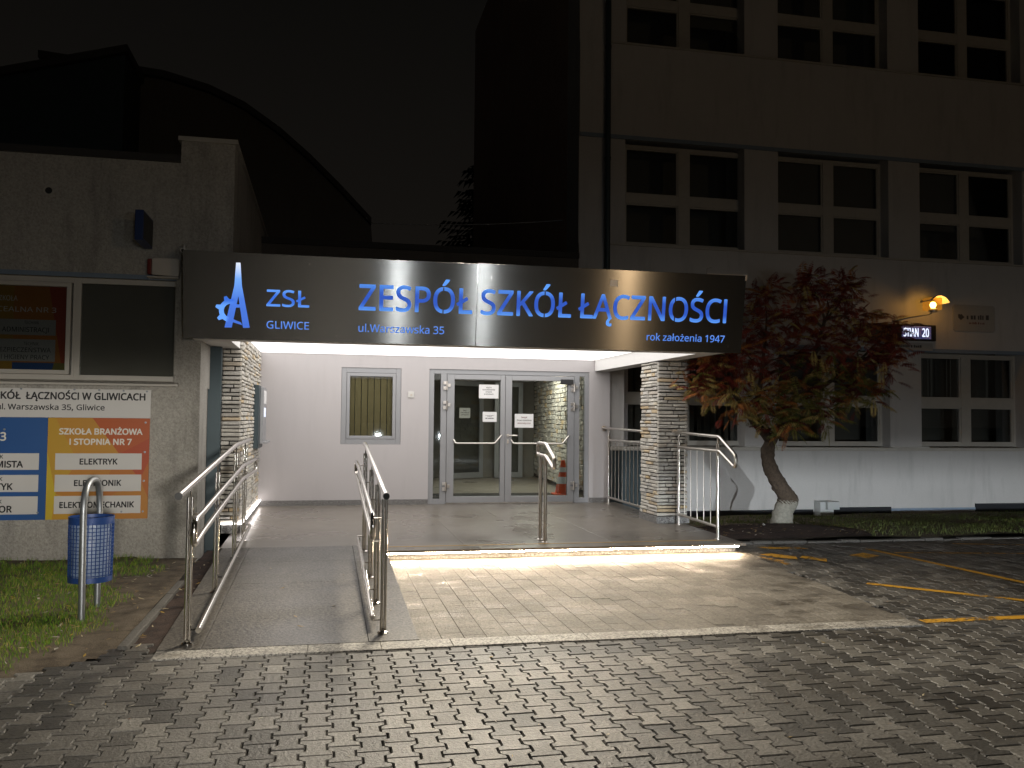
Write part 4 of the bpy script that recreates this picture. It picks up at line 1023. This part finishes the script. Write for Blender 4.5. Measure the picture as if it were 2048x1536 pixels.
# ================================================================== SCHOOL BUILDING
sb = thing('school_building', 'three storey plastered school block with rows of four-pane windows', 'building', (9, 18, 0))
SF = 14.62; WY = 14.9; PER = 2.985; OP0 = 5.16; OPW = 2.31
FLO = [(1.145, 3.03), (4.74, 6.69), (8.37, 10.35)]
mb = MB(); mb.box(4.885, 4.886, SF + .02, SF + .05, 0, .1)
mb = MB(); XE = 20
mb.box(4.30, XE, SF, SF + .8, 10.35, 13.5); mb.box(4.30, XE, SF, SF + .8, 6.69, 8.33)
mb.box(4.30, XE, SF, SF + .8, 3.03, 4.70); mb.box(4.895, XE, SF, SF + .8, -.3, 1.075)
mb.build('wall', M['plaster_school'], sb)
for (z0, z1) in ((1.145, 3.03), (4.70, 6.69), (8.33, 10.35)):
    MB().box(4.30 if z0 > 2 else 4.895, OP0, SF + .035, SF + .8, z0, z1).build('pier', M['plaster_school'], sb)
    for k in range(4):
        x = OP0 + OPW + k * PER; MB().box(x, x + PER - OPW, SF + .035, SF + .8, z0, z1).build('pier', M['plaster_school'], sb)
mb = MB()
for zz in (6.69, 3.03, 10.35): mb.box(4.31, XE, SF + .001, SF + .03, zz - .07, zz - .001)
mb.build('shadow_strip', M['plaster_blue_and_shade'], sb)  # blue strips paint in the shadow line under each spandrel
mb = MB()
mb.box(4.895, XE, SF - .05, SF + .34, 1.078, 1.14)
for zz in (4.70, 8.33): mb.box(4.86, XE, SF - .035, SF + .33, zz + .002, zz + .035)
mb.build('sill', M['pvc_grey'], sb, bevel=.004)
mb = MB()
for k in range(4):
    x = OP0 + OPW + k * PER; mb.box(x - .02, x + PER - OPW + .10, SF - .055, SF + .033, 1.142, 1.158)
mb.build('pier_foot', M['white_plastic'], sb)
MB().box(4.30, 4.32, SF + .81, 26, 4.5, 13.5).build('gable_wall', M['plaster_gable'], sb)
MB().box(4.34, XE, SF + 1.2, SF + 1.3, 3.2, 13).build('dark_rooms', M['interior'], sb)
MB().box(5.30, XE, SF + 1.2, SF + 1.3, 0, 3.19).build('dark_rooms', M['interior'], sb)
MB().box(4.897, 5.62, SF - .006, SF - .001, -.1, 1.07).build('wall_shade_panel', M['dark_profile'], sb)  # dark sheet puts shade on the wall behind the balustrade
MB().box(4.89, OP0 + .12, SF + .30, SF + .32, 0.2, 2.44).build('reveal_shade', M['plaster_blue_and_shade'], sb)  # blue sheet colours in the shade beside the entrance wall
rng = random.Random(3)
def school_window(x0, x1, z0, z1, style):
    mb = MB(); y0, y1 = WY, WY + .07; f = .06; xm = (x0 + x1) / 2; zm = z0 + (z1 - z0) * .47; mw = .105; tw = .085
    mb.box(x0, x0 + f, y0, y1, z0, z1); mb.box(x1 - f, x1, y0, y1, z0, z1)
    mb.box(x0 + f, x1 - f, y0, y1, z0, z0 + f); mb.box(x0 + f, x1 - f, y0, y1, z1 - f, z1)
    mb.box(xm - mw, xm + mw, y0 - .006, y1, z0 + f, z1 - f)
    for a, b in ((x0 + f, xm - mw), (xm + mw, x1 - f)):
        mb.box(a, b, y0 - .003, y1, zm - tw, zm + tw)
        for c, d in ((z0 + f, zm - tw), (zm + tw, z1 - f)):
            s = .028; mb.box(a, a + s, y0 + .015, y1 - .005, c, d); mb.box(b - s, b, y0 + .015, y1 - .005, c, d); mb.box(a + s, b - s, y0 + .015, y1 - .005, c, c + s); mb.box(a + s, b - s, y0 + .015, y1 - .005, d - s, d)
    w = mb.build('window', M['pvc_grey'], sb, bevel=.003)
    MB().box(x0 + f, x1 - f, WY + .045, WY + .05, z0 + f, z1 - f).build('pane', M['glass_dark'], w)
    if style == 'slats':
        mb = MB(); n = 17
        for i in range(n):
            x = x0 + .05 + i * (x1 - x0 - .1) / n; a = rng.uniform(.03, .06)
            mb.hexa([(x,WY+.14,z0),(x+.105,WY+.14+a,z0),(x+.105,WY+.142+a,z0),(x,WY+.142,z0),(x,WY+.14,z1),(x+.105,WY+.14+a,z1),(x+.105,WY+.142+a,z1),(x,WY+.142,z1)])
        mb.build('blind', M['blind_dark'], w)
    elif style == 'half':
        mb = MB(); mb.box(x0 + .08, xm - .03, WY + .12, WY + .124, zm + .55 if z1 > 8 else zm - .22, z1); mb.box(xm + .03, x1 - .08, WY + .12, WY + .124, zm - .3, z1); mb.build('blind', M['blind_dark'], w)
    elif style == 'full':
        MB().box(x0 + .08, x1 - .08, WY + .12, WY + .124, z0, z1).build('blind', M['blind_dark'], w)
    elif style == 'thin':
        mb = MB()
        for dx, w_ in ((.10, .02), (.27, .012), (.40, .02), (.46, .05), (.82, .02), (.90, .03), (1.72, .06)):
            mb.add([(x0+dx,WY+.13,zm-.02),(x0+dx+w_*.8,WY+.132,zm-.02),(x0+dx+w_,WY+.132,z1),(x0+dx,WY+.13,z1)], [(0,1,2,3)])
            mb.add([(x0+dx,WY+.134,zm-.02),(x0+dx,WY+.134,z1),(x0+dx+w_,WY+.136,z1),(x0+dx+w_*.8,WY+.136,zm-.02)], [(0,1,2,3)])
        mb.build('blind', M['blind_pale'], w)
    return w
styles = {(0,0): 'slats', (0,1): 'none', (0,2): 'thin', (1,0): 'none', (1,1): 'full', (1,2): 'half', (2,0): 'half', (2,1): 'none', (2,2): 'none'}
for fl_, (z0, z1) in enumerate(FLO):
    for k in range(4):
        x0 = OP0 + k * PER + .03
        school_window(x0, x0 + OPW + (.06 if k == 0 else -.02), z0 + .012, z1 - .072, styles.get((fl_, k), 'none'))
mb = MB(); mb.tube([(4.80, SF - .07, 2.95), (4.80, SF - .07, 13.4)], .05, 14)
for z in (4.2, 6.2, 8.2): mb.cyl((4.80, SF - .07, z), .058, .05, 'z', 14)
mb.build('downpipe', M['dark_profile'], sb, smooth=True)
mb = MB()
for a, b, z0, z1 in ((5.0, 8.80, -.15, .0), (9.15, 10.42, -.15, .03), (12.25, XE, -.15, .07)): mb.box(a, b, SF - .03, SF - .001, z0, z1)
mb.build('base_membrane', M['black_band'], sb)
MB().box(10.42, 12.25, SF - .02, SF - .001, -.05, .0).build('base_patch', M['plaster_blue_and_shade'], sb)
gb = thing('meter_cabinet', 'small grey cabinet box standing at the foot of the school wall', 'cabinet', (8.97, SF - .12, -.1))
MB().box(8.83, 9.10, SF - .22, SF - .005, -.16, .16).build('body', M['grey_box'], gb, bevel=.006)
MB().box(8.93, 9.17, SF - .30, SF - .222, .02, .165).build('door', M['grey_box'], gb, bevel=.006)
# wall lamp above the running text display
wl = thing('wall_lamp', 'lit amber lamp with curved shade on the school wall above the text display', 'lamp', (11.15, SF, 3.85))
LC_ = Vector(px(1866, 610, SF - .42)); lx, ly, lz = LC_
mb = MB(); mb.tube(rnd_path([(lx - .55, SF, lz - .28), (lx - .40, SF - .30, lz - .24), (lx - .05, ly, lz - .17), (lx, ly, lz - .10)], .1), .014, 8); mb.build('arm', M['galv'], wl, smooth=True)
mb = MB(); mb.lathe([(.0, -.14), (.075, -.13), (.08, -.08), (.045, -.06)], (lx, ly, lz), 18); mb.build('holder', M['galv'], wl, smooth=True)
mb = MB(); mb.lathe([(0, -.06), (.04, -.045), (.055, 0), (.04, .045), (0, .06)], (lx, ly, lz), 20); mb.build('bulb', emissive('amber_bulb', (1, .62, .20), 30), wl, smooth=True)
mb = MB(); n = 14
for i in range(n + 1):
    a = R(20 + i * 130 / n); 
    for dy in (-.17, .17): mb.v.append((lx + .03 + .21 * math.cos(a), ly + dy, lz - .03 + .19 * math.sin(a)))
    for dy in (-.17, .17): mb.v.append((lx + .03 + .203 * math.cos(a), ly + dy, lz - .037 + .19 * math.sin(a)))
for i in range(n):
    a = i * 4; b = a + 4
    mb.face((a, a+1, b+1, b)); mb.face((a+2, b+2, b+3, a+3)); mb.face((a, b, b+2, a+2)); mb.face((a+1, a+3, b+3, b+1))
mb.build('shade', M['white_plastic'], wl, smooth=True)
am = bpy.data.materials.new('amber_diffuser'); am.use_nodes = True; ant = am.node_tree; ant.nodes.clear()
a_o = nd(ant, 'ShaderNodeOutputMaterial'); a_m = nd(ant, 'ShaderNodeMixShader'); a_t = nd(ant, 'ShaderNodeBsdfTransparent'); a_e = nd(ant, 'ShaderNodeEmission')
a_t.inputs[0].default_value = (1, .80, .40, 1); a_e.inputs[0].default_value = (1, .42, .05, 1); a_e.inputs[1].default_value = .55; a_m.inputs[0].default_value = .35; am.cycles.emission_sampling = 'NONE'
ant.links.new(a_t.outputs[0], a_m.inputs[1]); ant.links.new(a_e.outputs[0], a_m.inputs[2]); ant.links.new(a_m.outputs[0], a_o.inputs[0])
MB().box(lx - .14, lx + .11, ly - .12, ly + .12, lz - .10, lz + .13).build('diffuser', am, wl, bevel=.02)
wl_l = bpy.data.lights.new('wall_lamp_light', 'POINT'); wl_l.energy = 6; wl_l.color = (1, .58, .2); wl_l.shadow_soft_size = .06
wlo = bpy.data.objects.new('lamp_light', wl_l); COL.objects.link(wlo); wlo.location = (lx, ly - .09, lz + .02); attach(wlo, wl)
td = thing('text_display', 'dark horizontal display with white lit running letters beside the tree crown', 'display', (10.7, SF, 3.3))
MB().box(9.75, 11.36, SF - .10, SF - .001, 3.17, 3.47).build('housing', M['black'], td, bevel=.006)
lt = emissive('display_letters', (.72, .80, 1.0), 1.5); lt.cycles.emission_sampling = 'NONE'
text('STIAN', 10.66, 10.975, 3.245, .155, SF - .102, lt, 'lettering', td, .02); text('20', 11.06, 11.20, 3.245, .155, SF - .102, lt, 'lettering', td, .02)
MB().box(10.62, 11.25, SF - .1008, SF - .1002, 3.20, 3.44).build('lit_field', emissive('display_glow', (.012, .03, .20), .4), td)
np_ = thing('name_strip', 'pale horizontal name strip mounted just under the text display', 'sign', (10.7, SF, 3.05))
MB().box(9.9, 11.34, SF - .03, SF - .001, 2.99, 3.13).build('plate', M['plaque'], np_)
print_line(10.2, 11.1, 3.04, .05, SF - .031, M['plaque_ink'], np_)
pq = thing('wall_plaque', 'square pale plaque with faded print to the right of the amber lamp', 'plaque', (12.2, SF, 3.5))
mb = MB(); mb.prism([(11.80,3.42),(11.84,3.38),(12.70,3.38),(12.74,3.42),(12.74,3.86),(12.70,3.90),(11.84,3.90),(11.80,3.86)], 'y', SF - .02, SF - .001); mb.build('plate', M['plaque'], pq, bevel=.004)
print_line(12.10, 12.62, 3.62, .085, SF - .0205, M['plaque_ink'], pq)
mb = MB(); mb.prism([(11.90,3.66),(11.97,3.60),(12.05,3.66),(11.98,3.72)], 'y', SF - .0225, SF - .0205); mb.prism([(11.90,3.70),(11.94,3.72),(11.99,3.65),(11.95,3.62)], 'y', SF - .024, SF - .0226); mb.build('emblem', M['plaque_ink'], pq)
print_line(12.15, 12.5, 3.53, .04, SF - .0205, M['plaque_red'], pq)

# ================================================================== BUILDINGS BEHIND
hl = thing('arched_hall', 'dark hall with a long curved roof line behind the entrance building', 'building', (-4, 21, 0))
HY = 20
def hp(u, v): p = px(u, v, HY); return (p.x, p.z)
arc = [hp(u, v) for u, v in [(80,120),(250,147),(330,160),(420,188),(490,222),(560,272),(620,325),(680,385),(720,428),(742,452)]]
poly = [(arc[0][0], 0)] + arc + [(hp(745, 490)[0], hp(745,490)[1]), (hp(745,490)[0], 0)]
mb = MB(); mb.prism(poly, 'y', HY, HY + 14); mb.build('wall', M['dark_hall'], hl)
mb = MB(); th = .16
for (a, b) in zip(arc, arc[1:]):
    mb.hexa([(a[0],HY-.15,a[1]+.01),(b[0],HY-.15,b[1]+.01),(b[0],HY+14.1,b[1]+.01),(a[0],HY+14.1,a[1]+.01),(a[0],HY-.15,a[1]+th),(b[0],HY-.15,b[1]+th),(b[0],HY+14.1,b[1]+th),(a[0],HY+14.1,a[1]+th)])
mb.build('roof', M['dark_roof'], hl)
tw = thing('pitched_tower', 'dark blocky stair tower with a sloping roof above the left annex', 'building', (-6, 18, 0))
def tp(u, v): p = px(u, v, 18.2); return (p.x, p.z)
mb = MB(); mb.prism([(tp(-200, 200)[0], 0), (tp(250, 0)[0], 0), tp(250, 110), tp(-200, 190)], 'y', 18.2, 19.7); mb.build('wall', M['dark_profile'], tw)
mb = MB(); a, b = tp(-200, 190), tp(256, 108); mb.prism([(a[0], a[1]+.01), (b[0], b[1]+.01), (b[0], b[1]+.16), (a[0], a[1]+.16)], 'y', 18.1, 19.8); mb.build('roof', M['dark_roof'], tw)
a, b = px(742, 446, HY), px(1248, 430, SF + .03)
mb = MB(); mb.tube([tuple(a + (b - a) * t - Vector((0, 0, .10 * 4 * t * (1 - t)))) for t in [i / 16 for i in range(17)]], .009, 6)
tag(mb.build('overhead_cable', M['cable']), 'thin pale cable stretched from the arched hall to the school wall', 'cable')

# ================================================================== TREES
st = thing('sumac_tree', 'small red and yellow autumn tree with a crooked trunk in the mulch bed', 'tree', (6.75, 12.1, 0))
TY = 12.1
def tpx(u, v, Y=TY): return tuple(px(u, v, Y))
def smooth_path(P, n=5):
    P = [Vector(p) for p in P]; Q = [P[0] * 2 - P[1]] + P + [P[-1] * 2 - P[-2]]; out = []
    for i in range(1, len(Q) - 2):
        for k in range(n):
            t = k / n; a, b, c, d = Q[i-1], Q[i], Q[i+1], Q[i+2]
            out.append(.5 * ((2*b) + (c-a)*t + (2*a-5*b+4*c-d)*t*t + (3*b-a-3*c+d)*t**3))
    out.append(P[-1]); return out
def limb(mb, pts, r0, r1, n=10, wob=.0, bump=None):
    P = smooth_path(pts); m = len(P)
    rad = [(r0 + (r1 - r0) * i / (m - 1)) * (1 + (wob * math.sin(i * 1.7) if wob else 0)) for i in range(m)]
    mb.tube(P, rad, n); return P
tr = [(1562,1062,0),(1563,1045,0),(1568,1018,.02),(1577,1000,.03),(1568,985,.03),(1550,955,.0),(1537,925,-.02),(1535,900,0),(1543,880,.02)]
P = [Vector(px(u, v, TY + d)) for u, v, d in tr]
mb = MB(); mb.mi = 0
Ps = smooth_path(P, 16); rad = []
for i, p in enumerate(Ps):
    t = i / (len(Ps) - 1); r = .178 - .045 * min(1, t * 3) - .05 * max(0, t - .33) / .67
    if t < .06: r += .045 * (1 - t / .06)
    rad.append(r * (1 + .03 * math.sin(i * .8) + .10 * math.exp(-((t - .36) / .06) ** 2)))
mb.tube(Ps, rad, 40)
k0 = len(mb.v)
def bark(p):
    q = Vector(p); n_ = MN.noise(Vector((q.x * 34, q.y * 34, q.z * 9))) + .7 * MN.noise(q * 13)
    axis = min(Ps, key=lambda a: abs(a.z - q.z) + (a - q).length * .5); d_ = (q - axis); d_.z = 0
    return tuple(q + d_.normalized() * n_ * .016) if d_.length > 1e-4 else tuple(q)
mb.v = [bark(p) for p in mb.v]
for i, f in enumerate(mb.f):
    zc_ = sum(mb.v[q][2] for q in f) / len(f); mb.m[i] = 1 if zc_ < .40 + .03 * math.sin(i) else 0
mb.build('trunk', [M['bark'], M['limewash']], st, smooth=True)
fork = Ps[-1]
CL = [(1400,765,46,-.5),(1450,735,48,-.6),(1470,790,52,-.7),(1525,800,58,-.5),(1560,725,64,0),(1515,650,60,.2),(1590,625,66,.2),(1655,600,58,.4),(1700,640,62,.2),(1640,690,70,-.2),(1720,700,64,.1),(1775,665,54,.4),(1765,725,50,.3),(1685,765,62,-.3),(1605,780,60,-.5),(1725,780,46,0),(1650,825,40,-.3),(1555,835,42,-.7),(1768,700,28,.4),(1490,705,52,-.2),(1690,575,30,.3),(1530,590,34,.3),(1620,565,28,.4),(1415,720,34,-.6),(1580,845,26,-.6)]
cents = [Vector(px(u, v, TY + d)) for u, v, _, d in CL]
L1 = [fork - Vector((0,0,.02)), Vector(px(1505, 838, TY - .3)), Vector(px(1478, 800, TY - .45)), Vector(px(1450, 760, TY - .5))]
L2 = [fork - Vector((0,0,.02)), Vector(px(1560, 850, TY + .1)), Vector(px(1590, 800, TY + .1)), Vector(px(1625, 720, TY + .1)), Vector(px(1650, 640, TY + .2))]
L3 = [Vector(px(1590, 800, TY + .1)), Vector(px(1650, 770, TY)), Vector(px(1720, 720, TY + .1))]
L4 = [Vector(px(1505, 838, TY - .3)), Vector(px(1520, 770, TY - .1)), Vector(px(1530, 680, TY + .1))]
mb = MB(); nodes = []
for L, a, b in ((L1, .075, .03), (L2, .075, .025), (L3, .045, .02), (L4, .05, .02)): nodes += limb(mb, L, a, b, 10, .08)
for c in cents:
    s = min(nodes, key=lambda q: (q - c).length + max(0, q.z - c.z) * 1.5)
    mid = (s + c) / 2 + Vector((random.uniform(-.08,.08), random.uniform(-.08,.08), random.uniform(-.05,.10)))
    limb(mb, [s, mid, c], .02, .008, 7, .1)
mb.build('branches', M['bark'], st, smooth=True)
def frond(mb, base, d, L, col):
    """a drooping feather leaf: a midrib and paired narrow leaflets"""
    d = d.normalized(); n = random.randint(8, 11); p = base.copy(); step = L / n; side0 = d.cross(Vector((0,0,1)))
    if side0.length < .1: side0 = Vector((1,0,0))
    side0.normalize(); rib = [p.copy()]
    roll = random.uniform(-.6, .6)
    for k in range(n):
        t = k / n; d = (d + Vector((0,0,-1)) * (.05 + .12 * t)).normalized(); q = p + d * step
        sd = side0; up = sd.cross(d).normalized(); sd = (sd * math.cos(roll) + up * math.sin(roll)); up = sd.cross(d).normalized()
        ll = L * .30 * (math.sin(math.pi * (.22 + .74 * t)) ** .8) * random.uniform(.85, 1.1)
        f = random.uniform(.8, 1.2); mb.cur = tuple(c * f for c in col)
        for sg in (-1, 1):
            ax = (sd * sg + d * .55 + Vector((0,0,-.40 - .3 * random.random()))).normalized(); w = (d * .9).normalized() * ll * .17
            a = p; m1 = p + ax * ll * .45; tip = p + ax * ll + Vector((0,0,-ll*.12))
            mb.add([tuple(a), tuple(m1 - w + up*.003), tuple(tip), tuple(m1 + w)], [(0,1,2,3)])
        mb.cur = (.16,.06,.03); h = side0 * .0022
        mb.add([tuple(p - h), tuple(p + h), tuple(q + h*.8), tuple(q - h*.8)], [(0,1,2,3)])
        p = q
RED, DRED, ORG, YEL, OLV, GRN = (.24,.04,.026), (.14,.025,.02), (.40,.15,.04), (.48,.36,.12), (.19,.18,.04), (.09,.115,.028)
mb = MB(); SCL = 1745.0
for (u, v, r, dd), c in zip(CL, cents):
    R_ = r / SCL * 12.3
    low = v > 745
    for _ in range(int(30 + r * 1.05)):
        o = Vector((random.gauss(0, .45), random.gauss(0, .55), random.gauss(0, .42)))
        if o.length > 1.1: o *= 1.1 / o.length
        b = c + o * R_
        d = Vector((o.x * .8 + random.uniform(-.8,.8), o.y * .6 + random.uniform(-.8,.6), o.z * .6 + random.uniform(-.35,.6)))
        left = u < 1530
        pal = ([ORG, YEL, RED, OLV, YEL, ORG] if left and low else [GRN, OLV, OLV, DRED, YEL, ORG] if low else [RED, RED, DRED, DRED, DRED, RED, ORG, RED, RED, YEL]) if u < 1740 else [DRED, RED, DRED, ORG, RED]
        frond(mb, b, d, random.uniform(.17, .30), random.choice(pal))
mb.build('crown', M['leaf'], st)
for (u, v, s) in ((1533, 1052, .07),):
    p = px(u, v, 11.75)
    mb = MB(); mb.hexa([(p.x-s,p.y-.05,.0),(p.x+s,p.y-.06,.0),(p.x+s,p.y+.06,.0),(p.x-s,p.y+.05,.0),(p.x-s*.7,p.y-.03,s*1.7),(p.x-.01,p.y-.02,s*1.3),(p.x+.0,p.y+.03,s*1.3),(p.x-s*.7,p.y+.03,s*1.9)])
    tag(mb.build('rock', M['granite_light'], bevel=.015), 'small pale rock beside the whitened foot of the crooked tree', 'rock')
sp = thing('spruce_tree', 'dark spruce tree standing behind the gable of the school building', 'tree', tuple(px(985, 470, 29) * Vector((1,1,0)) if False else (px(985, 470, 29).x, 29, 0)))
sx_ = px(985, 470, 29).x; top_z = px(955, 245, 29).z
mb = MB(); mb.tube([(sx_, 29, -.1), (sx_, 29, top_z - .3)], [.28, .03], 10); mb.build('trunk', M['bark'], sp, smooth=True)
mb = MB(); z = 2.0; rr_ = random.Random(5)
while z < top_z - .2:
    f = (top_z - z) / (top_z - 2.0); L = 3.9 * f ** .85 + .15
    for k in range(11):
        a = rr_.uniform(0, 6.28); l = L * rr_.uniform(.7, 1.1); dx, dy = math.cos(a), math.sin(a); n = max(4, int(l / .16))
        for i in range(n):
            t = (i + .5) / n; q = Vector((sx_ + dx*l*t, 29 + dy*l*t, z - .35*l*t + .22*l*t*t)); w = .5 * (1 - t * .75) * min(1, l)
            for sg in (-1, 1):
                e = q + Vector((-dy*sg*w + dx*.18, dx*sg*w + dy*.18, -.12 - rr_.random()*.14))
                mb.add([tuple(q - Vector((dx,dy,0))*.07), tuple(q + Vector((dx,dy,0))*.07), tuple(e)], [(0,1,2)])
    z += .26 + .12 * f
mb.build('crown', M['needles'], sp)

# the lettering source is no longer needed
bpy.data.objects.remove(_to)
